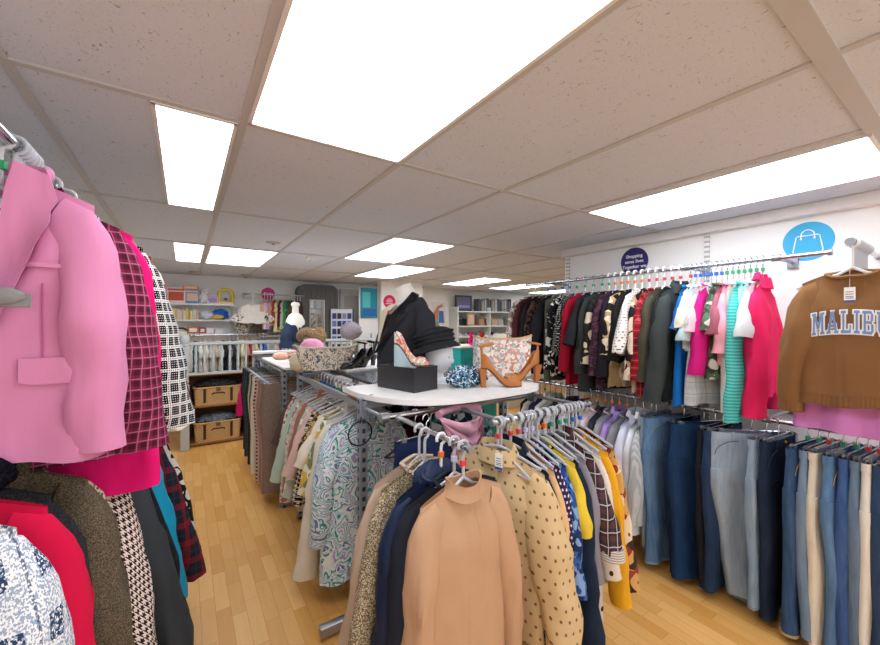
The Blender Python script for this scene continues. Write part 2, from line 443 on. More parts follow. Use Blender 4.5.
def top(name, mat, loc, rz, label, cat, w=.2, L=.66, th=.04, sl=.07, nw=.08, ndf=.05, ndb=.012, hemw=None, sleeve='long', slen=None, splay=.045,
        r0=.07, r1=.046, neck='crew', fold=.016, group=None, seed=None, neckmat=None, sleevemat=None, buttons=None, lapel=None, placket=False, cuff=None, tagc=False, sc=1, waist=1., hem=None, pocket=None, res=1, zn=-.11):
    SEED[0] += 1; seed = seed if seed is not None else SEED[0]*1.37
    zN = zn; hemw = hemw or w*1.05
    t = thing(name, label, cat, loc, rz, group, sc)
    pt, front, ztop, W = make_surface(w, L, th, sl, nw, ndf, ndb, hemw, fold, seed, zN, waist)
    bodymesh(pt, int(40*res), int(22*res)).build('body', mat, t, 60)
    zs = zN - sl
    if sleeve != 'none':
        sl_len = slen or {'long': .58, 'short': .23, 'threeq': .42}[sleeve]
        for s in (-1, 1):
            so = sleevemesh(s, w, zs, sl_len, splay*(.7 if sleeve == 'short' else 1), r0, r1 if sleeve != 'short' else r0*.9, max(th, .03), seed+s, n=int(14*res)).build('sleeve', sleevemat or mat, t, 60)
            if cuff:
                e = Vector((s*(w+splay), 0, zs-sl_len))
                MB().tube([e+Vector((-s*.004, 0, .045)), e+Vector((0, 0, -.004))], r1*1.06, 14, up=(1, 0, 0), flat=max(th, .03)*1.08/r1/1.06).build('cuff', cuff, so)
    nm = neckmat or mat
    if neck in ('crew', 'vee'):
        pts = []
        for k in range(25):
            a = 2*PI*k/24; x = nw*math.cos(a); side = -1 if math.sin(a) < 0 else 1
            y = side*(.012+.026*(1-min(1, abs(x)/nw)**2))
            pts.append((x*1.0, y, ztop(x*.999, side)+.003))
        MB().tube(pts, .0075, 6, flat=1.2).build('neckband', nm, t)
    elif neck == 'turtle':
        rings = []
        for h, f in ((-.055, 1.10), (-.035, 1.0), (-.014, .95), (.0, .98), (-.004, .88), (-.03, .85)):
            rings.append([((nw*f*math.cos(a)), .045*f*math.sin(a) - .004, zN + h + .012*math.cos(2*a) + .016*math.sin(a)*(1 if h > 0 else .4)) for a in [2*PI*k/28 for k in range(28)]])
        MB().loft(rings, False, False).build('turtleneck', nm, t)
    elif neck == 'collar':
        rings = []
        for h, f, d in ((-.02, 1.0, 0), (.022, .92, 0), (.03, .95, 0), (-.012, 1.25, -.02)):
            rings.append([(nw*f*math.cos(a), .036*f*math.sin(a), zN + h + (d-.03*(h > -.019) if math.sin(a) < -.3 else 0)) for a in [2*PI*k/28 - PI/2 + .12 for k in range(28)]])
        MB().loft(rings, False, False).build('collar', nm, t)
    elif neck == 'fur':
        def fn(u, q): return q
        mb = MB(); pts = [(nw*1.15*math.cos(a), .05*math.sin(a)-.01, zN + .01 + .03*math.sin(a)) for a in [2*PI*k/18 for k in range(19)]]
        mb.tube(pts, [.045+.012*noise.noise(Vector((k*.7, seed, 0))) for k in range(19)], 12); mb.build('fur_collar', nm, t)
    elif neck == 'hood':
        def fn(u, q): return q*(1+.18*noise.noise(u*2.2+Vector((seed, 0, 0))))
        MB().blob((0, .03, zN-.06), (nw*1.35, .055, .085), fn).build('hood', nm, t)
        pts = [(nw*1.05*math.cos(a), .04*math.sin(a), zN + .004 + .02*math.sin(a)) for a in [2*PI*k/18 for k in range(19)]]
        MB().tube([(x, y, z-.022) for x, y, z in pts], .011, 8).build('hood_edge', nm, t)
    if lapel:
        vd = lapel
        for s in (-1, 1):
            A = lerp_poly([(s*.045, zN+.012), (s*.03, zN-.06), (s*.004, zN-vd)], 14)
            B = lerp_poly([(s*(nw+.012), zN-.004), (s*(nw+.03), zN-.075), (s*(nw+.012), zN-.092), (s*(nw+.018), zN-.115), (s*.012, zN-vd-.01)], 14)
            mb = MB(); strip(mb, A, B, front, .012, .005); mb.build('lapel', nm, t)
        MB().tube([((nw+.008)*math.cos(a), .034*math.sin(a)-.004, zN+.012-.02*(1-math.sin(a))*.5) for a in [math.radians(d) for d in range(-20, 201, 10)]], .016, 8, up=(0, 0, 1), flat=.5).build('collar', nm, t)
    if placket:
        mb = MB(); z0 = zN-ndf-.01; strip(mb, [(-.014, z0-(z0+L-.01)*i/16) for i in range(17)], [(.014, z0-(z0+L-.01)*i/16) for i in range(17)], front, .003, .003, 2); mb.build('placket', mat, t)
    if buttons:
        bm_, zz = buttons
        for z in zz:
            y = front(0, z)
            MB().lathe([(.001, 0), (.011, 0), (.0115, .003), (.009, .006), (.004, .0045), (.001, .0045)], n=14).xf(Matrix.Translation((0, y-.006, z)) @ Matrix.Rotation(PI/2, 4, 'X')).build('button', bm_, t)
    if hem:
        h, hm = hem; mb = MB(); N = 40
        rr = []
        for z in (h, h*.5, .004, -.003):
            tt = 1 - z/(L+zN)
            rr.append([pt(2*PI*k/N, min(1, tt))*1 + Vector((math.cos(2*PI*k/N)*.004, math.sin(2*PI*k/N)*.005, 0 if z > 0 else -.003)) for k in range(N)])
        mb.loft(rr, False, False).build('hem_band', hm, t)
    if pocket:
        for (x0, x1, z0, hgt) in pocket:
            mb = MB(); xs = [x0+(x1-x0)*i/8 for i in range(9)]
            strip(mb, [(x, z0) for x in xs], [(x, z0-hgt*(1-.12*abs(2*i/8-1)**3)) for i, x in enumerate(xs)], front, .004, .005); mb.build('pocket_flap', mat, t)
    if tagc:
        x0, z0 = tagc
        y = front(x0, z0)-.012
        g = MB().box((x0, y, z0-.035), (.035, .0015, .07)).build('price_tag', plain('#f6f6f4', .6), t, False)
        g2 = MB().box((x0, y-.001, z0-.062), (.035, .0012, .012)).build('tag_band', plain('#3f57a8', .6), g, False)
        for zz in (z0-.02, z0-.03, z0-.04, z0-.047): MB().box((x0, y-.001, zz), (.024, .0008, .0025)).build('print_line', plain('#55585f', .6), g, False)
        MB().tube([(x0, y, z0), (x0*.5, y+.003, zN-.0)], .0007, 5).build('tag_string', plain('#f0f0ee', .6), g)
    t['_'] = 0; del t['_']
    return t, front, pt

def trousers(mat, loc, rz, label, name='trousers', cat='trousers', w=.19, L=1.0, th=.03, hemr=.085, knee=.09, group=None, seam=None, band=None, tagc=None, spread=.0, sc=1, fold=.01):
    SEED[0] += 1; seed = SEED[0]*1.71
    t = thing(name, label, cat, loc, rz, group, sc)
    z0 = -.085; zc = z0-.25; hip = w*1.1; N = 32
    def sec(cx, rx, ry, z, ph, f, n=N, ymid=0):
        ring = []
        for k in range(n):
            a = 2*PI*k/n; c, s = math.cos(a), math.sin(a)
            x = cx + rx*sgnp(c, .8); side = 1 if s > 0 else -1
            y = ymid + ry*sgnp(s, .65) + f*(noise.noise(Vector((x*16+ph, z*4, side*2+seed))) + .5*math.sin(x*45+ph+side))*min(1, abs(s)*1.5)
            ring.append((x, y, z))
        return ring
    rows = [(0, w, th*.8), (.06, w*1.01, th*.9), (.14, w*1.05, th), (.22, hip, th*1.1), (.27, hip*1.0, th*1.1)]
    bend = lambda z: .03*noise.noise(Vector((seed, z*1.7, 0)))*sm(.2, .8, -z)
    hm = MB().loft([sec(0, rx, ry, z0-d, seed, fold*.5) for d, rx, ry in rows], False, True).build('hips', mat, t, 60)
    for s in (-1, 1):
        rr = []; M = 16
        for i in range(M+1):
            f = i/M; z = zc+.05 - (L+zc+.05)*f
            r = (hip*.5) + (knee-hip*.5)*sm(0, .5, f) + (hemr-knee)*sm(.5, 1, f)
            rr.append(sec(s*(hip*.5 + (spread)*f - .012*sm(.2, .6, f)), r, th*(1.08-.1*f), z, seed+s, fold*sm(0, .2, f)*1.1, 24, bend(z)))
        rr.append([(x, y*.8, z+.015) for x, y, z in rr[-1]])
        lg = MB().loft(rr, True, False).build('leg', mat, t, 60)
        if seam:
            e = rr[M]; MB().loft([[(x*1+0, y, z+.012) for x, y, z in rr[M]], [(x+(x-s*(hip*.5))*.02, y*1.05, z-.001) for x, y, z in rr[M]]], False, False).build('hem_band', seam, lg)
    MB().loft([sec(0, w+.003, th*.85+.003, z0+.002, seed, 0), sec(0, w+.004, th*.9+.003, z0-.036, seed, 0), ], False, False).build('waistband', band or mat, t)
    if seam:
        fy = lambda x: -(th*1.02)*max(.05, 1-(abs(x)/hip)**2.6)**.5 - .006
        for s in (-1, 1):
            pk = [(s*(w*.98-.11*math.sin(q)*1.0), 0, z0-.045-.075*(1-math.cos(q))) for q in [PI/2*i/8 for i in range(9)]]
            pk = [(s*(w*.45+w*.5*math.sin(q)), 0, z0-.04-.085*(1-math.cos(q))) for q in [PI/2*i/8 for i in range(9)]]
            MB().tube([(x, fy(x), z) for x, y, z in pk], .0022, 5).build('pocket_seam', seam, t)
            MB().box((s*w*.55, -(th*.85+.006), z0-.016), (.011, .006, .05), 0, .001).build('belt_loop', mat, t)
        MB().tube([(0, fy(0)+.001, z0-.036), (.003, fy(0)+.0, z0-.15), (.0, fy(0), z0-.21)], .002, 5).build('fly_seam', seam, t)
        MB().lathe([(.001, 0), (.009, 0), (.008, .004), (.001, .005)], n=12).xf(Matrix.Translation((0, -(th*.85+.004), z0-.018)) @ Matrix.Rotation(PI/2, 4, 'X')).build('button', plain('#b58a52', .35, .5, .8), t)
    if tagc:
        x0 = tagc; MB().box((x0, -th-.014, z0-.05), (.035, .0015, .08)).build('price_tag', plain('#f2f2f0', .6), t, False)
    return t

# ------------------------------------------------------------------ the room
GX = [-.40, .17, .78, 1.40, 2.04, 2.70]
GY = [.26, 1.476, 2.734, 3.976, 5.20, 6.42]
WL, WR, WRE, YB, YF, XE = -.80, 3.09, 2.40, 6.66, -2.9, 7.9
struct(MB().box((3.5, 2, -.05), (9.4, 10.4, .1)).build('floor', floor_mat(), None, False))
struct(MB().box((3.5, 2, CEIL+.05), (9.4, 10.4, .1)).build('ceiling', tile_mat(), None, False))
struct(MB().box((WL-.05, (YF+YB)/2, CEIL/2), (.1, YB-YF, CEIL)).build('wall_left', wall_white(), None, False))
struct(MB().box(((WL+XE)/2, YB+.05, CEIL/2), (XE-WL, .1, CEIL)).build('wall_back', wall_white(), None, False))
struct(MB().prism([(WR, YF), (XE, YF), (XE, WRE), (WR, WRE)], 0, CEIL).build('wall_right', wall_white(), None, False))
struct(MB().box((XE+.05, (WRE+YB)/2, CEIL/2), (.1, YB-WRE, CEIL)).build('wall_recess', wall_white(), None, False))
struct(MB().box((1.1, YF-.05, .25), (4.2, .1, .5)).box((1.1, YF-.05, CEIL-.06), (4.2, .1, .12)).box((-.9, YF-.05, CEIL/2), (.3, .1, CEIL)).box((3.0, YF-.05, CEIL/2), (.3, .1, CEIL)).build('wall_front', wall_white(), None, False))
struct(MB().box((1.05, YF-.03, .52), (3.7, .06, .05)).box((1.05, YF-.03, 2.13), (3.7, .06, .05)).box((-.73, YF-.03, 1.3), (.05, .06, 1.6)).box((2.83, YF-.03, 1.3), (.05, .06, 1.6)).box((1.05, YF-.03, 1.3), (.05, .06, 1.6)).build('added_window_1', plain('#f0efec', .5), None, False))  # unseen shop window, added behind the camera to let fill light in
front_fill = bpy.data.lights.new('front_fill_light', 'AREA'); front_fill.shape = 'RECTANGLE'; front_fill.size = 3.5; front_fill.size_y = 1.55; front_fill.energy = 38; front_fill.color = (.86, .93, 1)  # area lamp added outside the opening as cool, soft frontal fill
so_ = bpy.data.objects.new('front_fill_light', front_fill); COL.objects.link(so_); so_.location = (1.05, YF-.15, 1.32); so_.rotation_euler = (PI/2, 0, 0)
tbar = plain('#c3c1be', .6, .3)
n = [0]
def bar(c, d):
    n[0] += 1; struct(MB().box(c, d).build('trim_%d' % n[0], tbar, None, False))
xs = [-1.0] + GX + [3.33, 3.96, 4.6, 5.24, 5.88, 6.52, 7.16]
for x in GX: bar((x, (YF+YB)/2 if x < WR else (WRE+YB)/2, CEIL-.003), (.026, YB-YF, .006))
for x in (3.33, 3.96, 4.6, 5.24, 5.88, 6.52, 7.16): bar((x, (WRE+YB)/2, CEIL-.003), (.026, YB-WRE, .006))
for y in [-2.17, -.96] + GY:
    e = XE if y > WRE else WR
    bar(((WL+e)/2, y, CEIL-.0035), (e-WL, .05 if y == .26 else .024, .007))
struct(MB().box((WR-.035, (YF+WRE)/2, CEIL-.035), (.07, WRE-YF, .07), 0, .006).build('trim_30', plain('#e6e3de', .7), None, False))
struct(MB().box((WR-.008, (YF+WRE)/2, .05), (.016, WRE-YF, .1)).build('baseboard_right', plain('#e4e3df', .6), None, False))
struct(MB().box(((WL+XE)/2, YB-.008, .06), (XE-WL, .016, .12)).build('baseboard_back', plain('#d9d9d6', .6), None, False))
struct(MB().box((WL+.008, (YF+YB)/2, .06), (.016, YB-YF, .12)).build('baseboard_left', plain('#d9d9d6', .6), None, False))

LAMP = 7.5
def lamp(x0, x1, y0, y1, label, g=.012):
    t = thing('ceiling_light', label, 'ceiling light', ((x0+x1)/2, (y0+y1)/2, CEIL))
    w, d = (x1-x0)/2-g, (y1-y0)/2-g
    MB().box((0, 0, -.006), (2*w-.02, 2*d-.02, .006)).build('diffuser', emit('#f1f5ff', LAMP), t, False)
    f = MB()
    for s in (-1, 1): f.box((s*(w-.005), 0, -.006), (.012, 2*d+.004, .012)); f.box((0, s*(d-.005), -.006), (2*w+.004, .012, .012))
    f.build('frame', plain('#e9e7e3', .5), t, False)
lamp(.17, .78, .26, 1.476, 'large lit ceiling panel nearest the viewer, cut off by the top edge')
lamp(-.10, .165, 1.476, 2.734, 'narrow lit ceiling panel above the pink blazer, left of the large panel')
lamp(2.08, 2.72, .26, 1.476, 'long lit ceiling panel beside the right wall above the blue bag sign')
lamp(-.10, .165, 3.976, 5.17, 'narrow lit ceiling panel at the back above the toy shelf')
lamp(.18, .78, 3.976, 5.17, 'wide lit ceiling panel at the back beside the narrow one')
lamp(1.40, 2.04, 2.75, 3.976, 'lit ceiling panel in the middle above the black jacket display')
lamp(2.06, 2.70, 4.08, 5.40, 'lit ceiling panel just behind the middle one')
lamp(3.82, 4.44, 4.46, 5.66, 'lit ceiling panel over the back shelves, left of two')
lamp(5.08, 5.70, 4.62, 5.84, 'lit ceiling panel deep in the back right bay')
lamp(6.60, 7.22, 5.10, 6.20, 'furthest lit ceiling panel, just above the dark clothes rail')
lamp(.78, 1.40, -2.17, -.96, 'lit ceiling panel behind the viewer')
lamp(2.06, 2.70, -2.17, -.96, 'lit ceiling panel behind the viewer by the right wall')

for x, y, l in ((.12, 6.2, 'left'), (.75, 6.2, 'right')):
    t = thing('spotlight', 'small grey dome spotlight on the back ceiling, %s' % ('above the toy shelf' if l == 'left' else 'above the kids clothes rail'), 'spotlight', (x, y, CEIL))
    MB().lathe([(.075, 0), (.078, -.012), (.06, -.03), (.03, -.04), (.001, -.042)]).build('dome', plain('#b9b9b2', .5), t)
    MB().lathe([(.03, -.036), (.028, -.044), (.001, -.045)]).build('lens', plain('#8f958f', .2), t)
t = thing('ceiling_sensor', 'oval grey sensor on the ceiling near the back panels', 'sensor', (.64, 3.55, CEIL))
MB().lathe([(.05, 0), (.05, -.01), (.035, -.016), (.001, -.017)], sx=1.2, sy=.7).build('housing', plain('#b3aaa2', .5), t); MB().lathe([(.016, -.015), (.01, -.024), (.001, -.025)]).build('lens', plain('#7d766f', .4), t)
t = thing('smoke_detector', 'small white round smoke detector on the ceiling', 'smoke detector', (1.12, 4.15, CEIL))
MB().lathe([(.05, 0), (.05, -.018), (.035, -.03), (.001, -.032)]).build('base', plain('#f1eee8', .5), t); MB().lathe([(.022, -.03), (.015, -.045), (.001, -.047)]).build('sensor_cap', plain('#e2ddd4', .5), t)

# ------------------------------------------------------------------ fixtures
def rail_thing(name, label, a, b, brackets, r=.0125, cat='clothes rail'):
    a, b = Vector(a), Vector(b); t = thing(name, label, cat, a)
    MB().tube([(0, 0, 0), b-a], r, 12).build('rail', chrome(), t)
    d = (b-a).normalized()
    for e, q in ((a, 'a'), (b, 'b')):
        MB().tube([e-a-d*.004, e-a+d*.012], r*1.35, 12).build('end_cap', steel(), t)
    for p, q in brackets:
        p, q = Vector(p)-a, Vector(q)-a
        m = MB().tube([p, q], .011, 10, flat=.7); m.box(tuple(q), (.02, .05, .07)); m.tube([p-d*.02, p+d*.02], r*1.5, 12); m.build('bracket', steel(), t)
    return t
RUX, RUZ = 2.78, 1.935
rail_thing('wall_rail', 'upper chrome clothes rail on the right wall', (RUX, .50, RUZ), (RUX, 2.60, RUZ), [((RUX, y, RUZ), (WR-.012, y, RUZ)) for y in (.72, 1.18, 2.36)])
RLX, RLZ = 2.62, 1.045
rail_thing('wall_rail', 'lower chrome clothes rail on the right wall carrying shirts and jeans', (RLX, .05, RLZ), (RLX, 2.45, RLZ), [((RLX, y, RLZ), (WR-.012, y, RLZ)) for y in (.72, 1.18, 2.36)])
rail_thing('face_out_arm', 'chrome arm jutting from the right wall under the brown sweatshirt', (2.40, .375, RUZ-.012), (WR-.01, .375, RUZ-.012), [], .0125)
for y in (2.36, 1.18, .06):
    t = thing('wall_upright', 'slotted white wall upright %s' % {2.36: 'at the far end of the right wall', 1.18: 'left of the blue bag sign', .06: 'on the right wall behind the near jeans'}[y], 'upright', (WR-.008, y, 0))
    MB().box((0, 0, 1.15), (.016, .03, 2.1)).build('channel', perforated('#dedcd8', .035, .4, '#a9a8a6'), t, False); MB().box((0, 0, .105), (.02, .034, .02)).build('foot', plain('#c9c8c4'), t, False)
LUX, LUZ, LLX, LLZ = -.335, 1.99, -.44, 1.16
rail_thing('wall_rail', 'upper chrome clothes rail on the left wall behind the pink blazer', (LUX, 1.02, LUZ), (LUX, 2.7, LUZ), [((LUX, y, LUZ), (WL+.012, y, LUZ)) for y in (1.75, 2.6)])
rail_thing('wall_rail', 'lower chrome clothes rail on the left wall under the blazer', (LLX-.0, .9, LLZ+.19), (LLX+.09, 2.7, LLZ+.02), [((LLX+.09*(y-.9)/1.8, y, LLZ+.19-.17*(y-.9)/1.8), (WL+.012, y, LLZ+.18-.17*(y-.9)/1.8)) for y in (1.75, 2.6)])

# ------------------------------------------------------------------ garment rows
def row(rail, items, along, start, end, fixed, z, rz, style='metal', cubes=None, jig=.07, bias=0, Lk=1):
    """items are (short name, builder dict); each label names both neighbours on the rail"""
    n = len(items)
    for i, (short, d) in enumerate(items):
        d = dict(d); f = i/(n-1) if n > 1 else 0
        p = d.pop('at', None)
        v = p if p is not None else start + (end-start)*f
        a = items[i-1][0] if i else None; b = items[i+1][0] if i < n-1 else None
        lab = d.pop('label', None)
        if not lab:
            lab = short + (' between %s and %s' % (a, b) if a and b else ' beside ' + (a or b)) + ' on the ' + rail
            if len(lab.split()) > 16: lab = lab.replace(' on the '+rail, '')
        zz = z(v) if callable(z) else z
        loc = (v, fixed, zz) if along == 'x' else (fixed, v, zz)
        dx = d.pop('shift', 0)
        if along == 'y': loc = (loc[0]+dx, loc[1], loc[2])
        else: loc = (loc[0], loc[1]+dx, loc[2])
        r = rz + d.pop('turn', bias + rnd.uniform(-jig, jig)); d['L'] = d.get('L', .66)*Lk; kind = d.pop('kind', 'top'); m = d.pop('m')
        hs = d.pop('hs', style); cube = d.pop('cube', cubes[i % len(cubes)] if cubes else None)
        drop = d.pop('drop', 0)
        sc = d.get('sc', 1); w = d.get('w', .2)
        if kind == 'trousers':
            nm = d.pop('name', 'trousers'); ct = d.pop('cat', 'trousers')
            trousers(m, loc, r, lab, nm, ct, group=None, **d)
            hanger(loc, r, rail, cube, True, 'metal', min(.19, w*.95), sc)
        else:
            nm = d.pop('name', 'top'); ct = d.pop('cat', nm.replace('_', ' '))
            top(nm, m, loc, r, lab, ct, **d)
            hanger(loc, r, rail, cube, False, hs, round(min(.205, w*.97), 2), sc)

BL, OR, RD, GR, YL, LI = '#2f6fd0', '#ee7b22', '#d8404c', '#2f9d6a', '#e3c23a', '#c9c4e8'
def T(m, **k): return dict(m=m, **k)
UR = 'upper right wall rail'
W_ = PI*1.5      # front of the garment faces the viewer's side (-Y) is 0
items1 = [
 ('cream patterned blouse', T(floral(('#d8cfc4', '#8d7f74', '#efe8de'), 24), name='blouse', L=.8, cube=YL)),
 ('maroon velvet top', T(solid('#4a2428'), name='top', L=.82, cube=YL)),
 ('plain black dress', T(solid('#1d1c20'), name='dress', L=.95, cube=YL)),
 ('dark brown blouse', T(floral(('#2b211e', '#5d4436', '#191718'), 30), name='blouse', L=.88, cube=BL)),
 ('black short-sleeved tee', T(solid('#202126'), name='tee_shirt', sleeve='threeq', L=.8, cube=BL, splay=.09)),
 ('olive grey dress', T(solid('#57574a'), name='dress', L=.98, sleeve='none', cube=BL)),
 ('monochrome abstract dress', T(floral(('#e9e6df', '#17171a', '#17171a', '#c9c5bd'), 30, 1.2), name='dress', L=.93, cube=BL, splay=.03)),
 ('black speckled dress', T(dots('#2a2c2f', '#d9d9d3', .014, .2), name='dress', L=.86, sleeve='threeq')),
 ('crimson red dress', T(solid('#a3122e'), name='dress', L=.98, splay=.03)),
 ('black smart tee', T(solid('#26282c'), name='tee_shirt', sleeve='threeq', L=.7, splay=.1, slen=.36)),
 ('charcoal long tunic', T(solid('#383a3a'), name='tunic', L=1.02, hemw=.25)),
]
for i in range(len(items1)): items1[i][1].setdefault('cube', GR)
row(UR, items1, 'y', 2.58, 1.80, RUX, RUZ, 0, Lk=.88, bias=-.08)
items2 = [
 ('black leaf shirt', T(floral(('#23231f', '#d8cdb0', '#1f201c', '#2b2d28'), 11, 1.2, .2), name='shirt', L=.8, sleeve='threeq', slen=.5)),
 ('dark plum dress', T(paisley(('#3b2230', '#5b3a4c', '#2e1a26'), 12), name='dress', L=.99)),
 ('black plain blouse', T(solid('#25222a'), name='blouse', L=.84)),
 ('camel patterned dress', T(floral(('#b99b6e', '#efe3c6', '#221f1e', '#c9ab80'), 12, 1.3), name='dress', L=.95, sleeve='threeq')),
 ('black trim jacket', T(solid('#1c1c1e'), name='jacket', L=.6, sleeve='threeq', slen=.46)),
 ('white dotted blouse', T(dots('#eceae4', '#3a3c40', .02, .2), name='blouse', L=.62, sleeve='threeq', slen=.4, splay=.09)),
 ('tan leafy dress', T(floral(('#c8a98a', '#f0dfc8', '#231e1d', '#b78d6e'), 10, 1.3), name='dress', L=.96)),
 ('red plaid dress', T(plaid('#9c1f2c', '#5e1820', '#cf6a62', .05), name='dress', L=1.0, splay=.05)),
 ('olive long tunic', T(solid('#4c4a3c'), name='tunic', L=.98)),
 ('black knit dress', T(solid('#242528', knit=300), name='dress', L=.92)),
 ('bottle green coat', T(solid('#3a4140'), name='coat', L=.98, th=.055, neck='collar', splay=.1, slen=.7)),
]
row(UR, items2, 'y', 1.74, 1.22, RUX, RUZ, 0, 'white', [GR, OR, OR, OR, OR, OR, RD, RD, RD, RD, RD], Lk=.88, bias=-.08)
items3 = [
 ('royal blue dress', T(solid('#1667b4'), name='dress', L=1.0, hemw=.25, sleeve='short', splay=.05)),
 ('cream linen tee', T(solid('#e2dcc6'), name='tee_shirt', sleeve='short', L=.6, splay=.06)),
 ('pale mint tee', T(solid('#bfdcdc'), name='tee_shirt', sleeve='short', L=.62, slen=.3, splay=.06)),
 ('baby pink tee', T(solid('#f0b9c4'), name='tee_shirt', sleeve='short', L=.6, slen=.25, splay=.06)),
 ('magenta jersey top', T(solid('#d01e80'), name='top', L=.66, splay=.05, slen=.5)),
 ('grey check tunic', T(plaid('#cfd2d2', '#bcc2c6', '#8f9aa2',   .07, .4, .05), name='tunic', L=.98, hemw=.25, sleeve='short', w=.19, turn=-.30)),
 ('green leaf blouse', T(floral(('#e9e9e0', '#5d7a5c', '#3c4a3f'), 22), name='blouse', sleeve='short', L=.8)),
 ('dusky rose tee', T(solid('#a3606e'), name='tee_shirt', sleeve='short', L=.62, slen=.26, splay=.06)),
 ('blush pink tee', T(solid('#f2a9bb'), name='tee_shirt', sleeve='short', L=.7, slen=.36)),
 ('stone grey vest', T(solid('#d2d2c8'), name='vest', L=1.0, sleeve='none', hemw=.22)),
 ('teal knit cardigan', T(bands('#2fb5ae', '#6fd0c6', .018, .5), name='cardigan', L=.92, splay=.02, slen=.74, r0=.085, r1=.075)),
 ('aqua cotton vest', T(solid('#b6e0dc'), name='vest', L=.98, sleeve='none')),
 ('white silver tee', T(solid('#d6dedf'), name='tee_shirt', sleeve='short', L=.6, slen=.27, splay=.06)),
 ('hot pink jacket', T(solid('#e0265f'), name='jacket', L=.88, neck='collar', splay=.02, slen=.70, r0=.075, r1=.06, th=.05, w=.165, turn=.06)),
]
for s_, d_ in items3: d_.setdefault('w', .175); d_.setdefault('splay', .03)
row(UR, items3, 'y', 1.15, .775, RUX-.02, RUZ, 0, 'metal', [RD, BL, BL, BL, BL, BL, BL, GR, GR, GR, GR, GR, GR, GR], Lk=.88, bias=.03, jig=.04)

# the brown sweatshirt on the face-out arm
sweat, fr, spt = top('sweatshirt', solid('#86603c'), (2.43, .372, RUZ-.012), -PI/2-.04, 'brown cropped sweatshirt with white and blue MALIBU lettering on the right wall', 'sweatshirt', w=.166, L=.715, th=.06, ndf=.045, nw=.082, sl=.06,
    hemw=.185, splay=.04, slen=.60, r0=.072, r1=.045, hem=(.05, solid('#7f5a37', knit=400)), cuff=solid('#7f5a37', knit=400), tagc=(.0, -.20), res=1.5, fold=.010)
GLY = {'M': [[(0,0),(.3,0),(.3,.13),(.22,.13),(.22,.66),(.5,.15),(.78,.66),(.78,.13),(.7,.13),(.7,0),(1,0),(1,.13),(.94,.13),(.94,.87),(1,.87),(1,1),(.76,1),(.5,.5),(.24,1),(0,1),(0,.87),(.06,.87),(.06,.13),(0,.13)]]}
STROKES = {  # slab-serif strokes, each a quad on a unit box
 'M': [((.08,0),(.27,0),(.27,1),(.08,1)), ((.73,0),(.92,0),(.92,1),(.73,1)), ((.1,1),(.3,1),(.58,.25),(.44,.25)), ((.7,1),(.9,1),(.56,.25),(.42,.25)), ((0,0),(.36,0),(.36,.13),(0,.13)), ((.64,0),(1,0),(1,.13),(.64,.13)), ((0,.87),(.3,.87),(.3,1),(0,1)), ((.7,.87),(1,.87),(1,1),(.7,1))],
 'A': [((.08,0),(.28,0),(.58,1),(.40,1)), ((.72,0),(.92,0),(.60,1),(.42,1)), ((.25,.28),(.75,.28),(.72,.42),(.28,.42)), ((0,0),(.38,0),(.38,.13),(0,.13)), ((.62,0),(1,0),(1,.13),(.62,.13))],
 'L': [((.15,0),(.38,0),(.38,1),(.15,1)), ((.02,0),(.95,0),(.95,.15),(.02,.15)), ((.78,.1),(.95,.1),(.95,.38),(.78,.38)), ((.02,.87),(.52,.87),(.52,1),(.02,1))],
 'I': [((.3,0),(.7,0),(.7,1),(.3,1)), ((.05,0),(.95,0),(.95,.13),(.05,.13)), ((.05,.87),(.95,.87),(.95,1),(.05,1))],
 'B': [((.12,0),(.34,0),(.34,1),(.12,1)), ((0,0),(.8,0),(.9,.14),(0,.14)), ((0,.86),(.86,.86),(.76,1),(0,1)), ((.3,.44),(.82,.44),(.82,.57),(.3,.57)), ((.7,.06),(.93,.14),(.93,.42),(.7,.5)), ((.68,.5),(.9,.6),(.9,.86),(.68,.94))],
 'U': [((.1,.2),(.32,.2),(.32,1),(.1,1)), ((.68,.2),(.9,.2),(.9,1),(.68,1)), ((.1,.22),(.3,.0),(.7,.0),(.9,.22)), ((0,.87),(.42,.87),(.42,1),(0,1)), ((.58,.87),(1,.87),(1,1),(.58,1))]}
def letters(word, widths, x0, x1, zc, h, arc, front, grow, off, mat, parent):
    tot = sum(widths) + .12*(len(word)-1); x = x0; k = (x1-x0)/tot
    for ch, wd in zip(word, widths):
        mb = MB()
        for q in STROKES[ch]:
            cx = sum(p[0] for p in q)/4; cy = sum(p[1] for p in q)/4; Q = []
            for p in q:
                gx = grow*(1 if p[0] > cx else -1)/(wd*k); gy = grow*(1 if p[1] > cy else -1)/h
                X = x + (p[0]+gx)*wd*k; Z = zc + (p[1]+gy-.5)*h - arc*((X-(x0+x1)/2)/((x1-x0)/2))**2
                Q.append((X, Z))
            n = 5
            A = [(Q[0][0]+(Q[3][0]-Q[0][0])*i/n, Q[0][1]+(Q[3][1]-Q[0][1])*i/n) for i in range(n+1)]
            B = [(Q[1][0]+(Q[2][0]-Q[1][0])*i/n, Q[1][1]+(Q[2][1]-Q[1][1])*i/n) for i in range(n+1)]
            strip(mb, A, B, front, off, .0012, 3)
        mb.build('letter', mat, parent, False); x += (wd + .12)*k
wd = [1.15, 1.05, .9, .55, .95, 1.0]
letters('MALIBU', wd, -.118, .118, -.35, .10, .014, fr, .0045, .003, plain('#eef0f0', .8, .1), sweat)
letters('MALIBU', wd, -.118, .118, -.35, .10, .014, fr, -.001, .0045, plain('#7f98c4', .8, .1), sweat)
hanger((2.43, .372, RUZ-.012), -PI/2-.04, 'arm under the blue bag sign', None, False, 'white', .2)
for i in range(14):
    x = 2.475+i*.021
    hanger((x, .375, RUZ-.012), -PI/2 + rnd.uniform(-.06, .06), 'arm behind the brown sweatshirt', None, False, 'grey', .19)
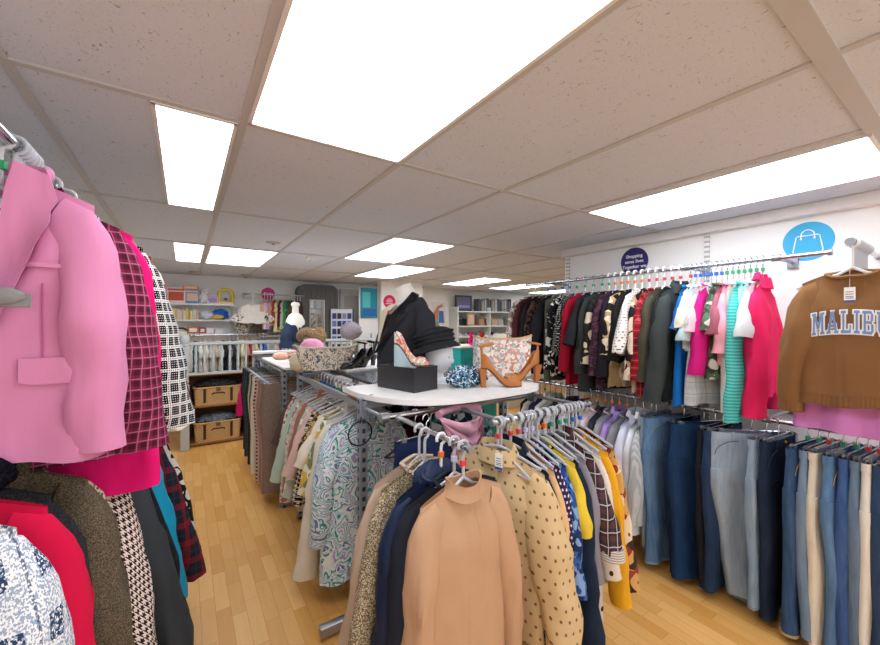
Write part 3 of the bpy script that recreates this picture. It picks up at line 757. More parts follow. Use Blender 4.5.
top('top', solid('#d487cf'), (2.50, .375, RUZ-.012), -PI/2-.06, 'lilac pink top showing below the brown sweatshirt', 'top', w=.17, L=.855, th=.05, hemw=.21, sleeve='threeq', slen=.5, splay=.02, fold=.026)

# ------------------------------------------------------------------ lower right rail
LR = 'lower right wall rail'
lows = [
 ('black flared skirt', T(solid('#222226'), name='skirt', sleeve='none', L=.8, neck='none')),
 ('ivory knit jumper', T(solid('#d8d4c8'), name='jumper')),
 ('navy crew jumper', T(solid('#23253a'), name='jumper')),
 ('white cotton shirt', T(solid('#e3e3e6'), name='shirt', neck='collar')),
 ('grey sage shirt', T(solid('#a9b0a4'), name='shirt', neck='collar')),
 ('black tie tee', T(solid('#222228'), name='tee_shirt', sleeve='short')),
 ('pale grey blouse', T(solid('#cfcfd6'), name='blouse')),
 ('ink navy polo', T(solid('#2b2b3f'), name='polo_shirt', neck='collar', sleeve='short')),
 ('white sports tee', T(solid('#e6e6ea'), name='tee_shirt', sleeve='threeq')),
 ('plum flecked shirt', T(dots('#4b4653', '#a9a3b0', .016, .2), name='shirt', neck='collar')),
 ('beige linen shirt', T(solid('#c9bfb4'), name='shirt', neck='collar')),
 ('pearl pink tee', T(solid('#e8d5db'), name='tee_shirt', sleeve='short', slen=.3, L=.62)),
 ('charcoal school jumper', T(solid('#3b3a41'), name='jumper', neck='vee', ndf=.12)),
 ('silver grey cardigan', T(solid('#a3a2a8'), name='cardigan', L=.75)),
 ('lilac polo shirt', T(solid('#a88fd0'), name='polo_shirt', neck='collar', sleeve='short', slen=.3, splay=.1)),
 ('grey marl sweatshirt', T(solid('#8e9093'), name='sweatshirt', L=.8)),
 ('pale blue shirt', T(solid('#dfe3f2'), name='shirt', neck='collar', L=.82, slen=.68, cuff=solid('#e9eaf4'), splay=.04)),
 ('crisp white shirt', T(solid('#e9ebf1'), name='shirt', neck='collar', L=.86, slen=.66, splay=.03, cuff=solid('#e9ebf1'))),
 ('grey striped shirt', T(bands('#c5c9cb', '#a9b1b5', .02, .5, vert=True), name='shirt', neck='collar', L=.78)),
]
row(LR, lows, 'y', 2.36, 1.33, RLX, RLZ, 0, 'black', [None, None, GR, None, None, None, None, None, None, OR, OR, OR, OR, OR, OR, OR, None, None, None])
DB = denim('#24344f', '#41597c'); MBL = denim('#3c5f8a', '#7fa3c6'); LB = denim('#6f8ba6', '#a9bccb'); GB = denim('#7e93a8', '#b3c1cc'); NV = denim('#101b30', '#243a5a'); CR = solid('#ded8c8'); BK = denim('#17191f', '#2b2e36')
TH = plain('#a9906a', .7, .2); THB = plain('#26374f', .8, .2); THL = plain('#8095aa', .8, .2)
J = lambda m, **k: dict(m=m, kind='trousers', name=k.pop('name', 'jeans'), cat=k.pop('cat', 'jeans'), **k)
jeans = [
 ('stonewash jeans', J(LB, at=1.30, L=.92, w=.18, seam=THL, turn=0)),
 ('faded blue jeans', J(MBL, at=1.225, L=1.0, w=.2, seam=THL, turn=-.25, hemr=.1)),
 ('slim navy trousers', J(NV, at=1.13, L=1.0, w=.18, name='trousers', cat='trousers', turn=-.05)),
 ('wide navy jeans', J(denim('#122a4a', '#284a74'), at=1.02, L=1.0, w=.215, hemr=.11, knee=.105, seam=THB, turn=-.45, tagc=.14)),
 ('black slim jeans', J(BK, at=.96, L=.99, w=.18, seam=THB)),
 ('dark washed jeans', J(denim('#1c2b42', '#33496a'), at=.92, L=1.0, w=.19)),
 ('blue grey jeans', J(GB, at=.785, L=.99, w=.215, hemr=.062, knee=.088, spread=-.045, seam=plain('#4f6378', .8, .2), turn=-.75, th=.05, fold=.016)),
 ('pale grey jeans', J(LB, at=.72, L=.97, w=.18, turn=-.1, seam=THL)),
 ('indigo skinny jeans', J(denim('#16202f', '#2c3f5a'), at=.67, L=1.0, w=.18, hemr=.07, knee=.08, seam=THB, turn=-.1)),
 ('dark indigo jeans', J(denim('#263c5c', '#4a6a92'), at=.555, L=1.0, w=.2, hemr=.1, seam=TH, turn=-.14)),
 ('steel blue jeans', J(denim('#5c7896', '#93aac0'), at=.515, L=.98, w=.19, seam=THL, turn=-.1)),
 ('cream slim jeans', J(CR, at=.48, L=1.0, w=.19, turn=-.12)),
 ('ripped blue jeans', J(denim('#2c4a70', '#6488b0', fade=.8), at=.43, L=.98, w=.2, seam=TH, turn=-.12)),
 ('bright blue jeans', J(denim('#2a4880', '#5677ab'), at=.385, L=1.0, w=.19, seam=TH, turn=-.1)),
 ('slate blue jeans', J(denim('#4d6580', '#7f97ad'), at=.35, L=.99, w=.19, seam=THL, turn=-.1)),
 ('white cropped jeans', J(solid('#e2dfd6'), at=.315, L=.98, w=.19, turn=-.1)),
 ('navy cropped jeans', J(DB, at=.27, L=.96, w=.19, seam=TH)),
 ('washed black jeans', J(BK, at=.22, L=1.0, w=.19)),
 ('vintage blue jeans', J(MBL, at=.17, L=1.0, w=.2, seam=TH)),
]
row(LR, jeans, 'y', 0, 0, RLX, RLZ, 0, 'metal', [None]*9+[GR, GR, RD, GR, GR, RD, RD, RD, GR, GR], bias=-.15)

# ------------------------------------------------------------------ left wall
UL = 'upper left wall rail'
pink = solid('#d286ad', .8, .04, fold=.3); navy_b = plain('#7d5a2c', .3, .5, .8)
bl, bf, bp = top('blazer', pink, (LUX-.025, 1.28, LUZ), -.04, 'bright pink blazer with bronze buttons at the front of the upper left rail', 'blazer', w=.172, L=.74, th=.07, sl=.058, nw=.085, ndf=.20, hemw=.20,
    splay=.0, slen=.60, r0=.066, r1=.056, neck='none', lapel=.40, zn=-.07, buttons=(navy_b, (-.455, -.53)), pocket=[(.06, .165, -.50, .06), (.06, .14, -.285, .010)], res=1.6, fold=.010, seed=3.3)
mb = MB(); strip(mb, [(.004, -.44-.022*i) for i in range(16)], [(.012, -.44-.022*i) for i in range(16)], bf, .003, .004, 2); mb.build('front_edge', pink, bl)
for s in (1,):
    MB().tube([(s*.095, bf(s*.095, z)-.0025, z) for z in [-.33-.025*i for i in range(9)]], .0018, 5).build('dart_seam', solid('#c4649a'), bl)
rib = MB(); gy = bf(0, -.40)-.03
rib.blob((-.035, gy, -.36), (.05, .014, .022), lambda u, q: q*(1+.2*noise.noise(u*3))); rib.blob((.035, gy, -.365), (.045, .014, .02), lambda u, q: q*(1+.2*noise.noise(u*3+Vector((4, 0, 0))))); rib.blob((0, gy-.006, -.362), (.016, .016, .018))
rib.box((.062, gy, -.372), (.05, .004, .03), 0, .001)
rib.build('ribbon_bow', solid('#8d8c8b'), bl)
mb = MB(); strip(mb, [(-.075, -.14-.03*i) for i in range(8)], [(.06, -.14-.03*i) for i in range(8)], lambda x, z: -.012, 0, .003); lin = mb.build('lining', solid('#dfe6f3'), bl)
for k in range(4):
    mb = MB(); z = -.165-.032*k; MB().box((0, -.017, z), (.11, .002, .007)).build('lining_stripe', plain('#5573b8', .8), lin, False)
hanger((LUX-.015, 1.28, LUZ), -.04, 'upper left wall rail', GR, False, 'grey', .18)
iul = [
 ('burgundy plaid shirt', T(plaid('#84294a', '#4a1a2e', '#b8708a', .03, .5, .1), at=1.44, name='shirt', L=.8, neck='collar', splay=.045, slen=.64, th=.05, r0=.075, r1=.06, shift=-.02)),
 ('magenta long cardigan', T(solid('#e2136f'), at=1.52, name='cardigan', L=.93, hemw=.27, splay=.02, slen=.6, th=.05, shift=.0)),
 ('silver quilted jacket', T(bands('#c4c8cc', '#a2a8ae', .016, .5), at=1.61, name='jacket', L=.74, splay=.02, w=.18, slen=.6, th=.05, neck='collar')),
 ('monochrome check coat', T(checks('#16181c', '#eeeeea', .042), at=1.74, name='coat', L=.84, splay=.09, slen=.66, th=.06, neck='collar', r0=.08, r1=.064, shift=.01)),
 ('red cream jumper', T(bands('#a3132f', '#efe3d0', .13, .5), at=1.95, name='jumper', L=.75, splay=.075, slen=.72, th=.05, shift=.02)),
 ('dark plaid shirt', T(plaid('#2a2b34', '#7b1f28', '#55606e', .08), at=2.16, name='shirt', L=1.05, splay=.13, slen=.75)),
 ('black print blouse', T(floral(('#1c1c1f', '#e5e2da', '#1c1c1f'), 20), at=2.30, name='blouse', L=1.0, splay=.1, slen=.7)),
 ('black wool coat', T(solid('#1d1e22'), at=2.45, name='coat', L=1.05, splay=.1, slen=.7)),
]
for s_, d_ in iul: d_.setdefault('zn', -.08)
row(UL, iul, 'y', 0, 0, LUX, LUZ, 0, 'grey', [GR, LI, GR, GR, RD, GR, GR, GR])
for i in range(6):
    hanger((LUX, 1.31+i*.022, LUZ), rnd.uniform(-.12, .12), 'left wall rail behind the pink blazer', None, False, 'grey', .14)

LL = 'lower left wall rail'
C = lambda m, **k: dict(m=m, name=k.pop('name', 'coat'), **k)
ill = [
 ('blue and white tweed jacket', C(block_tweed('#eef0f2', '#9fb0c6', '#2d4566'), at=1.03, name='jacket', L=.75, th=.08, w=.185, splay=.03, slen=.65, r0=.08, r1=.06, shift=-.01, label='blue and white woven tweed jacket nearest the viewer in the lower left corner', res=1.5)),
 ('crimson coat', C(solid('#c9123f', 1), at=1.14, L=.95, th=.06, w=.19, splay=.04, slen=.75, r0=.08, r1=.06, shift=-.005, label='crimson red wool coat right behind the blue and white tweed jacket')),
 ('charcoal coat', C(tweed('#2e2f31', '#3c3d3f', '#232426', 220), at=1.235, L=1.0, th=.06, w=.185, splay=.03, slen=.75, r0=.08, r1=.06, neck='fur', neckmat=fur('#0b0b10', '#23232c'), label='charcoal coat with a black fur collar behind the crimson coat', shift=-.02)),
 ('olive tweed coat', C(tweed('#4a4337', '#766a55', '#5c5242', 240), at=1.36, L=1.0, th=.07, w=.205, splay=.055, slen=.8, r0=.078, r1=.06, neck='collar', label='olive brown tweed coat behind the charcoal fur collared coat')),
 ('fringed tweed jacket', C(tweed('#e5ddc9', '#5b5246', '#cbb98c', 90), at=1.49, name='jacket', L=.6, th=.05, w=.18, splay=.02, slen=.3, label='cream fringed tweed jacket tucked behind the olive tweed coat')),
 ('houndstooth coat', C(hound('#2b2226', '#e6d5cb', .022), at=1.56, L=1.0, th=.07, w=.21, splay=.08, slen=.85, r0=.075, r1=.06, neck='collar', lapel=.3, label='brown and cream houndstooth coat under the hem of the pink blazer')),
 ('rose top', C(solid('#b0546c'), at=1.66, name='top', L=.62, splay=.05, w=.18, slen=.5, label='dusty rose top peeping out beside the houndstooth coat')),
 ('black softshell jacket', C(solid('#33383c', .6, .06), at=1.76, name='jacket', L=.95, th=.07, w=.215, splay=.155, slen=.8, r0=.08, r1=.062, neck='collar', label='black smooth softshell jacket between the houndstooth coat and black puffer')),
 ('black puffer jacket', C(bands('#25272d', '#191a1f', .07, .85), at=1.88, name='jacket', L=.9, th=.08, splay=.155, slen=.78, r0=.08, r1=.062, neck='hood', label='black quilted puffer jacket in front of the turquoise raincoat')),
 ('turquoise raincoat', C(solid('#159ac1', .5), at=2.02, name='raincoat', L=.9, th=.06, splay=.11, slen=.75, r0=.085, r1=.055, neck='hood', label='turquoise blue hooded raincoat on the lower left rail by the aisle', shift=.03)),
 ('dark tartan coat', C(plaid('#22242c', '#8c1d2c', '#2d3440', .09), at=2.22, L=.95, splay=.17, slen=.75, label='dark navy and red tartan coat behind the turquoise raincoat', shift=.05)),
 ('black print dress', C(floral(('#17171a', '#d9d5cc', '#17171a'), 22), at=2.36, name='dress', L=.95, splay=.15, slen=.7, label='black and white print dress last on the lower left rail', shift=.05)),
]
for i, (s_, d_) in enumerate(ill): d_['shift'] = d_.get('shift', 0) + .09*(d_['at']-.9)/1.8
for s_, d_ in ill: d_.setdefault('zn', -.08)
row(LL, ill, 'y', 0, 0, LLX, lambda y: LLZ+.19-.17*(y-.9)/1.8, 0, 'black', None)

# ------------------------------------------------------------------ centre gondola
TZ = 1.20
post_m = perforated('#8d939b')
def slotted_post(x, y, parent, h=TZ-.02, r=.021):
    MB().box((0, 0, h/2), (2*r, 2*r, h), 0, .003).build('post', post_m, parent, False, (x, y, 0))
g1 = thing('clothes_rack', 'grey slotted steel clothes rack with a white rounded top board in the centre', 'clothes rack', (0, 0, 0))
for x in (.765, 1.755):
    for y in (1.86, 3.15): slotted_post(x, y, g1)
ctl = [(.752, 2.12), (.75, 1.95), (.76, 1.86), (.792, 1.74), (.855, 1.62), (.93, 1.54), (1.05, 1.49), (1.2, 1.472), (1.4, 1.474), (1.58, 1.482), (1.70, 1.51), (1.775, 1.57), (1.80, 1.66), (1.805, 2.12)]
pl = lerp_poly(ctl, 50)
MB().prism(pl, TZ-.026, TZ).build('top_board', white_board(), g1, 30)
MB().lathe([(.011, 0), (.011, .003), (.001, .004)], (.79, 1.80, TZ), 12).build('screw', steel(), g1)
MB().box((1.36, 2.62, TZ-.012), (.80, .98, .018)).build('shelf', plain('#3a3d42', .25, .5), g1, False)
MB().box((1.36, 2.95, TZ+.004), (.70, .40, .014)).build('shelf_board', white_board(), g1, False)
for y, w_ in ((1.88, 1.40), (3.15, 1.0)): MB().box((1.25, y, .045), (w_, .04, .05), 0, .004).build('foot', steel(), g1)
for x in (.765, 1.755): MB().box((x, 2.5, .20), (.03, 1.3, .03)).build('base_beam', steel(), g1, False)
for y in (1.86, 3.15): MB().box((1.26, y, TZ-.06), (1.0, .03, .035)).build('cross_beam', steel(), g1, False)
for x in (.765, 1.755): MB().box((x, 2.5, TZ-.06), (.025, 1.3, .03)).build('side_beam', steel(), g1, False)
rail_thing('rack_rail', 'chrome rail along the left side of the centre rack holding blouses', (.885, 1.98, 1.165), (.885, 3.22, 1.165), [], .012)
rail_thing('rack_rail', 'chrome bar across the near end of the centre rack under the white board', (.76, 1.60, 1.13), (1.76, 1.60, 1.13), [((.765, 1.60, 1.13), (.765, 1.85, 1.13)), ((1.755, 1.60, 1.13), (1.755, 1.85, 1.13))], .015)
rail_thing('face_out_arm', 'chrome face-out arm pointing at the viewer from the centre rack', (.83, 1.04, 1.125), (.83, 1.585, 1.125), [], .011)
rail_thing('rack_rail', 'chrome rail on the near right end of the centre rack holding the spotted blouse', (1.10, 1.235, 1.135), (1.78, 1.235, 1.135), [((1.16, 1.235, 1.135), (1.16, 1.585, 1.135)), ((1.73, 1.235, 1.135), (1.73, 1.585, 1.135))], .012)

# face-out garments facing the viewer
knit = solid('#bf9a79', 1, .06)
tn, tf, tp = top('jumper', knit, (.83, 1.085, 1.125), .0, 'camel turtleneck jumper facing the viewer at the front of the centre rack', 'jumper', w=.18, L=.82, th=.058, sl=.065, nw=.078, ndf=.03, hemw=.19, neck='turtle',
    splay=.035, slen=.70, r0=.062, r1=.042, res=1.6, fold=.012, seed=5.1, cuff=solid('#b99273', knit=500), hem=(.06, solid('#b99273', knit=500)))
hanger((.83, 1.085, 1.125), 0, 'centre face-out arm', RD, False, 'grey', .185)
fo = [
 ('black cardigan', T(solid('#20242e'), at=1.14, name='cardigan', L=.9, w=.21, splay=.05, slen=.72, neck='vee', ndf=.12, hs='grey', label='black fine knit cardigan directly behind the camel turtleneck')),
 ('navy gilet', T(solid('#1d2b47', .5), at=1.205, name='jacket', L=.92, w=.205, th=.06, splay=.05, slen=.6, neck='hood', hs='white', turn=.10, label='navy hooded jacket between the gold tweed top and black cardigan', shift=-.015)),
 ('gold tweed top', T(tweed('#6e6048', '#d2c8b0', '#94835f', 150), at=1.30, name='top', L=.95, w=.2, splay=.13, slen=.75, hs='grey', turn=.08, label='gold sparkly tweed top hanging at the left of the camel turtleneck', shift=-.03)),
 ('beige knit top', T(solid('#bda892'), at=1.36, name='top', L=.7, w=.205, splay=.10, slen=.6, hs='grey', label='plain beige knit top just behind the gold tweed top', shift=-.02)),
]
row('centre face-out arm', fo, 'y', 0, 0, .83, 1.125, 0, 'grey', [LI, OR, None, None])
t = trousers(solid('#1c2c50'), (.93, 1.50, 1.125), .12, 'navy skirt on a clip hanger behind the beige knit top', 'skirt', 'skirt', w=.17, L=.6, th=.03)
hanger((.93, 1.50, 1.125), .12, 'centre face-out arm', None, True, 'metal', .16)

RR = 'near centre rail'
spot = dots('#cfb488', '#7d6238', .044, .15)
irr = [
 ('spotted beige blouse', T(spot, at=1.135, name='blouse', L=.85, w=.215, th=.06, splay=.09, slen=.72, r0=.09, r1=.07, neck='collar', placket=True, tagc=(.03, -.12), res=1.4, turn=.30)),
 ('navy pea coat', T(solid('#1e2735'), at=1.21, name='coat', L=.86, w=.21, splay=.03, slen=.7, neck='collar')),
 ('peach long top', T(solid('#e0b483'), at=1.26, name='top', L=.60, w=.205, splay=.035, slen=.54)),
 ('plum dotted dress', T(dots('#2c2547', '#d8cfe0', .022, .24), at=1.305, name='dress', L=.96, splay=.035, slen=.7)),
 ('blue print blouse', T(floral(('#274e8e', '#7fa0d0', '#1c2f5c', '#3a66aa'), 26), at=1.35, name='blouse', L=.68, splay=.05, slen=.5)),
 ('yellow cotton cardigan', T(solid('#e3c43c'), at=1.395, name='cardigan', L=.70, splay=.045, slen=.28, sleeve='threeq')),
 ('dark navy tunic', T(solid('#1d2a3e'), at=1.435, name='tunic', L=.95, splay=.06, slen=.85, r0=.085, r1=.08)),
 ('mauve grey top', T(solid('#8d8790'), at=1.485, name='top', L=.93, splay=.04, slen=.5)),
 ('navy plaid shirt', T(plaid('#2b2c3e', '#5a3a34', '#d3c6b6', .055, .4, .08), at=1.545, name='shirt', L=.6, neck='collar', splay=.07, slen=.40, r0=.078, r1=.07, th=.05, cuff=bands('#d8d2c8', '#9d958c', .01))),
 ('cream spotted dress', T(dots('#dfd3c3', '#3a2c26', .07, .17), at=1.595, name='dress', L=.94, splay=.05, slen=.52)),
 ('mustard yellow cardigan', T(solid('#e0a420'), at=1.65, name='cardigan', L=.74, splay=.065, slen=.66)),
 ('brown floral dress', T(floral(('#3a2a24', '#c69a5a', '#8a3a34', '#d9c6a6'), 20), at=1.71, name='dress', L=.8, splay=.07, slen=.6)),
]
row(RR, irr, 'x', 0, 0, 1.235, 1.135, -PI/2, 'bare', [RD, RD, RD, LI, LI, OR, OR, GR, GR, GR, BL, BL])
for i in range(10):
    hanger((1.155+i*.058, 1.235, 1.135), -PI/2+rnd.uniform(-.06, .06), 'near centre rail', None, False, 'grey', .19)

# pink scarf hung at the joint of the near rail
def drape(name, label, cat, mat, loc, d, seed, amp=.35, fr=3, rz=0, rot=None):
    t = MB().blob((0, 0, d[2]), d, lambda u, q: q*(1+amp*noise.noise(u*fr+Vector((seed, 0, 0)))+amp*.5*noise.noise(u*fr*2.6+Vector((0, seed, 0)))), 36, 22, rot).build(name, mat, None, 70, loc, rz)
    return tag(t, label, cat)
sc = thing('scarf', 'dusty pink scarf looped over the bar between turtleneck and spotted blouse', 'scarf', (1.13, 1.50, .86))
NU, NV = 30, 26; rows = []
for j in range(NV+1):
    v = j/NV; rr = []
    for i in range(NU+1):
        u = i/NU; sag = (.03+.20*v)*4*u*(1-u)
        rr.append((-.13+.26*u+.02*v*math.sin(u*9), -.07*math.sin(PI*u)*(1-.4*v)+.016*math.sin(v*24+2*math.sin(u*5))-.01*noise.noise(Vector((u*5, v*5, 2))), .26-sag-.05*u*v+.012*math.sin(v*24)))
    rows.append(rr)
MB().loft(rows, False, False, False).build('cowl', solid('#c795a6'), sc, 80)
MB().tube([(-.13, 0, .27), (-.10, .02, .275), (0, .05, .28), (.10, .02, .275), (.13, 0, .27)], .018, 12).build('neck_fold', solid('#bd8c9d'), sc, 70)
m = MB(); rows = []
for j in range(21):
    v = j/20; rows.append([(.03+.09*math.cos(a)*(1+.3*v)+.008*math.sin(5*a), .035*math.sin(a)+.01*math.sin(3*a+v*4), .08-.30*v) for a in [2*PI*k/28 for k in range(28)]])
m.loft(rows).build('tail', solid('#b88798'), sc, 70)
for x in (.93, 1.02): hanger((x, 1.60, 1.13), rnd.uniform(-.3, .3), 'near end bar under the white board', None, False, 'black', .17)

LG = 'left centre rail'
teal_p = paisley(('#e3ecec', '#bcd6d8', '#3c9a96', '#e6eeee', '#d9e6e8', '#a7a2c4', '#dbe7ea', '#7fb8bd', '#e3ecec', '#6f83ad'), 5.5)
ig = [
 ('teal paisley tunic', T(teal_p, name='tunic', L=1.02, hemw=.26, splay=.05, slen=.62, neck='vee', ndf=.12, th=.05, turn=-.06, res=1.4, w=.215, shift=-.02)),
 ('blue leaf blouse', T(floral(('#e3e8ea', '#5a7ba0', '#e3e8ea', '#9db4c8'), 16), name='blouse', L=.9, splay=.06, slen=.6)),
 ('ivory long shirt', T(solid('#e6dfcd'), name='shirt', L=.98, neck='collar', splay=.11, slen=.86, r0=.085, r1=.07, th=.045)),
 ('yellow floral blouse', T(floral(('#e2dcc6', '#d9b640', '#7c8a64', '#efe9d8'), 18), name='blouse', L=.8, splay=.10, sleeve='threeq')),
 ('cream frill tee', T(solid('#efe6cf'), name='tee_shirt', sleeve='short', slen=.3, splay=.12)),
 ('leopard print dress', T(floral(('#c7a66e', '#2a211b', '#c7a66e', '#57402a'), 48), name='dress', L=.92, splay=.06, sleeve='short')),
 ('geometric black dress', T(hound('#1e1e20', '#dcd2bd', .03), name='dress', L=.95, splay=.07)),
 ('shell pink blouse', T(solid('#e3c0b2'), name='blouse', sleeve='threeq', splay=.12, L=.7)),
 ('white daisy blouse', T(floral(('#e9e6da', '#b9c6b4', '#f0ede4'), 22), name='blouse', L=.85, splay=.10)),
 ('terracotta long shirt', T(solid('#a87458'), name='shirt', L=.75, splay=.09, slen=.6, neck='collar')),
 ('coral hem dress', T(bands('#d9c7bd', '#c6b3a8', .05), name='dress', L=.95, splay=.08)),
 ('pink floral dress', T(floral(('#e3cfc4', '#b96c6c', '#efe2da', '#93a58e'), 30), name='dress', L=.92, splay=.08, slen=.7)),
 ('mint green top', T(solid('#b7cdb9'), name='top', L=.8, splay=.13)),
 ('rosebud print dress', T(floral(('#dfc9bd', '#a86a62', '#e9ddd2'), 34), name='dress', L=.9, splay=.08, slen=.6)),
 ('dark taupe tee', T(solid('#5b4a44'), name='tee_shirt', sleeve='short', slen=.36, splay=.10, L=.7)),
]
row(LG, ig, 'y', 2.06, 3.14, .885, 1.165, 0, 'bare', [RD, RD, RD, OR, OR, GR, GR, GR, BL, BL, BL, BL, BL, YL, YL])
iright = [
 ('dark teal floral top', T(floral(('#1d2b35', '#4d8a93', '#c9d6d8', '#22323c'), 26))), ('black sequin top', T(solid('#1c1c22'))), ('wine red dress', T(solid('#5b2032'), L=.9, name='dress')),
 ('blue ditsy blouse', T(floral(('#24405f', '#a9c4d6', '#1d3148'), 34), name='blouse')), ('black lace dress', T(solid('#17171b'), L=.95, name='dress')), ('brown print blouse', T(floral(('#5d4736', '#b99a74', '#2d2019'), 26), name='blouse')),
 ('navy ruffle blouse', T(solid('#23304a'), name='blouse')), ('grey flannel top', T(solid('#67686d')))]
for s_, d_ in iright: d_.setdefault('name', 'top')
row('right centre rail', iright, 'y', 2.0, 3.0, 1.50, 1.155, 0, 'white', None)
rail_thing('rack_rail', 'chrome rail along the right side of the centre rack', (1.50, 1.92, 1.155), (1.50, 3.2, 1.155), [], .012)

rg = thing('tie_ring', 'black hoop hooked over the grey slotted post by the paisley tunic', 'ring', (.735, 1.815, 1.01))
MB().tube([(.062*math.cos(a), -.005*math.sin(a), .062*math.sin(a)) for a in [2*PI*k/32 for k in range(33)]], .004, 8).build('hoop', plain('#1b1c20', .4), rg); MB().tube([(0, .0, .05), (.012, .016, .075), (.02, .03, .06)], .004, 6).build('hook', plain('#1b1c20', .4), rg)

# second rack with trousers
g2 = thing('clothes_rack', 'low chrome rack with a white plank top behind the blouses, full of trousers', 'clothes rack', (0, 0, 0))
for x in (.70, 1.62):
    for y in (3.42, 4.95): slotted_post(x, y, g2)
MB().box((.93, 3.85, TZ-.012), (.50, 1.10, .022), 0, .004).build('plank', white_board(), g2)
MB().box((1.40, 4.15, TZ-.014), (.42, 1.6, .022), 0, .004).build('plank', white_board(), g2)
for y in (3.42, 4.95): MB().box((1.16, y, .03), (1.0, .04, .04)).build('foot', steel(), g2, False); MB().box((1.16, y, TZ-.045), (.95, .03, .03)).build('cross_beam', steel(), g2, False)
MB().tube([(.70, 3.42, TZ-.05), (.70, 4.95, TZ-.05)], .011, 10).build('side_beam', chrome(), g2)
for y in (4.55, 4.75): MB().tube([(.60, y, TZ-.0), (1.2, y, TZ-.0)], .008, 8).build('wire_bar', chrome(), g2)
rail_thing('rack_rail', 'chrome rail of the trouser rack by the aisle', (.74, 3.36, 1.13), (.74, 5.0, 1.13), [], .011)
P_ = lambda m, **k: dict(m=m, kind='trousers', **k)
tr = [
 ('brown tweed trousers', P_(tweed('#8d7a6c', '#a08b7c', '#77665a', 200))), ('taupe wide trousers', P_(solid('#8d7468'), w=.2)), ('dusty pink trousers', P_(solid('#b08f88'))), ('rose brown trousers', P_(solid('#9c7a72'))),
 ('blush pink trousers', P_(solid('#c0a097'))), ('striped brown trousers', P_(bands('#2f2623', '#c9b7ab', .035))), ('cream wide trousers', P_(solid('#d8d0bf'), hemr=.12, knee=.11, w=.2)), ('khaki linen trousers', P_(solid('#a59a80'), hemr=.11)),
 ('olive cord trousers', P_(solid('#5c5a45'))), ('stone chino trousers', P_(solid('#bdb3a0'))), ('dark green trousers', P_(solid('#22362e'))), ('black pleated trousers', P_(solid('#1c1d1f'))), ('forest green trousers', P_(solid('#2a4a3a'))),
 ('charcoal suit trousers', P_(solid('#2f3033'))), ('purple satin trousers', P_(solid('#3d3350'))), ('black slim trousers', P_(solid('#19191b')))]
for i, (s_, d_) in enumerate(tr): d_['L'] = 1.0+.03*(i % 3); d_['turn'] = -.05 + .1*((i*7) % 5)/5; d_.setdefault('hemr', .095)
row('trouser rack rail', tr, 'y', 3.46, 4.85, .74, 1.13, 0, 'metal', None)

# ------------------------------------------------------------------ goods on the racks
def shoe(name, label, mat, loc, rz, heel=.10, wedge=None, L=.235, counter=.07, heelmat=None, strap=None, toe=None, insole=None, platform=.006):
    t = thing(name, label, 'shoe', loc, rz)
    zf = lambda s: platform + heel*(1-sm(.08, .66, s))
    wf = lambda s: .030 + .012*sm(.35, .72, s) - .004*math.exp(-((s-.4)/.15)**2) - .026*sm(.78, 1.0, s)**1.6
    hf = lambda s: counter*(1-.62*sm(.0, .34, s)) + .012*sm(.45, .72, s) - .028*sm(.8, 1, s)
    rings = []; N = 22
    for i in range(N+1):
        s = i/N; x = (s-.4)*L; z = zf(s); w = max(.006, wf(s)*(.55+.45*sm(0, .07, s))); h = max(.012, hf(s)); cl = sm(.60, .70, s)
        o = [(-w*.82, 0), (-w, .35*h), (-w*.93, h), (-w*.80, h*.98 + .004*cl), (-w*.72, .007+(h*1.1-.007)*cl), (0, .006+(h*1.22-.006)*cl), (w*.72, .007+(h*1.1-.007)*cl), (w*.80, h*.98+.004*cl), (w*.93, h), (w, .35*h), (w*.82, 0)]
        rings.append([(x, a, z+b) for a, b in o])
    MB().loft(rings).build('upper', mat, t, 50)
    if insole:
        rr = [[(((i/14)*.6-.39)*L, sgn*(wf(i/14*.6)*(.5+.25*sm(0, .1, i/14))), zf(i/14*.6)+.009) for sgn in (-1, 1)] for i in range(15)]
        MB().loft(rr, False, False, False).build('insole', insole, t)
    rr = []
    for i in range(N+1):
        s = i/N; w = max(.006, wf(s)*(.6+.4*sm(0, .07, s)))*.92; x = (s-.4)*L; z = zf(s)
        rr.append([(x, -w, z-.006), (x, w, z-.006), (x, w, z+.001), (x, -w, z+.001)])
    MB().loft(rr).build('sole', plain('#5a3a24', .5), t)
    hm = heelmat or mat
    if wedge:
        rr = []
        for i in range(15):
            s = i/14*.72; w = max(.01, wf(s)*(.6+.4*sm(0, .07, s)))*.95; x = (s-.4)*L
            rr.append([(x, -w, 0), (x, w, 0), (x, w*.95, max(.004, zf(s)-.005)), (x, -w*.95, max(.004, zf(s)-.005))])
        MB().loft(rr).build('wedge_heel', wedge, t, 40)
    else:
        x0 = -.37*L
        rr = [[(x0+dx*k+sh, dy*k, z) for dx, dy in ((-.022, -.02), (.02, -.022), (.02, .022), (-.022, .02))] for z, k, sh in ((0, .62, .004), (.012, .62, .004), (heel*.5, .72, .002), (heel*.85, .95, 0), (heel+.002, 1.05, 0))]
        MB().loft(rr).build('heel', hm, t, 30)
    if strap:
        zc = zf(0)+counter+.045
        pts = [(-.36*L+.045*math.cos(a)+.02, .034*math.sin(a), zc+.008*math.cos(a)) for a in [2*PI*k/20 for k in range(21)]]
        MB().tube(pts, .006, 6, up=(0, 0, 1), flat=.35).build('ankle_strap', strap, t)
        MB().tube([(-.385*L, 0, zf(0)+counter-.02), (-.40*L, 0, zc)], .008, 6, flat=.5).build('heel_strap', strap, t)
    if toe: toe(t, zf, wf, hf, L)
    return t
BT = TZ
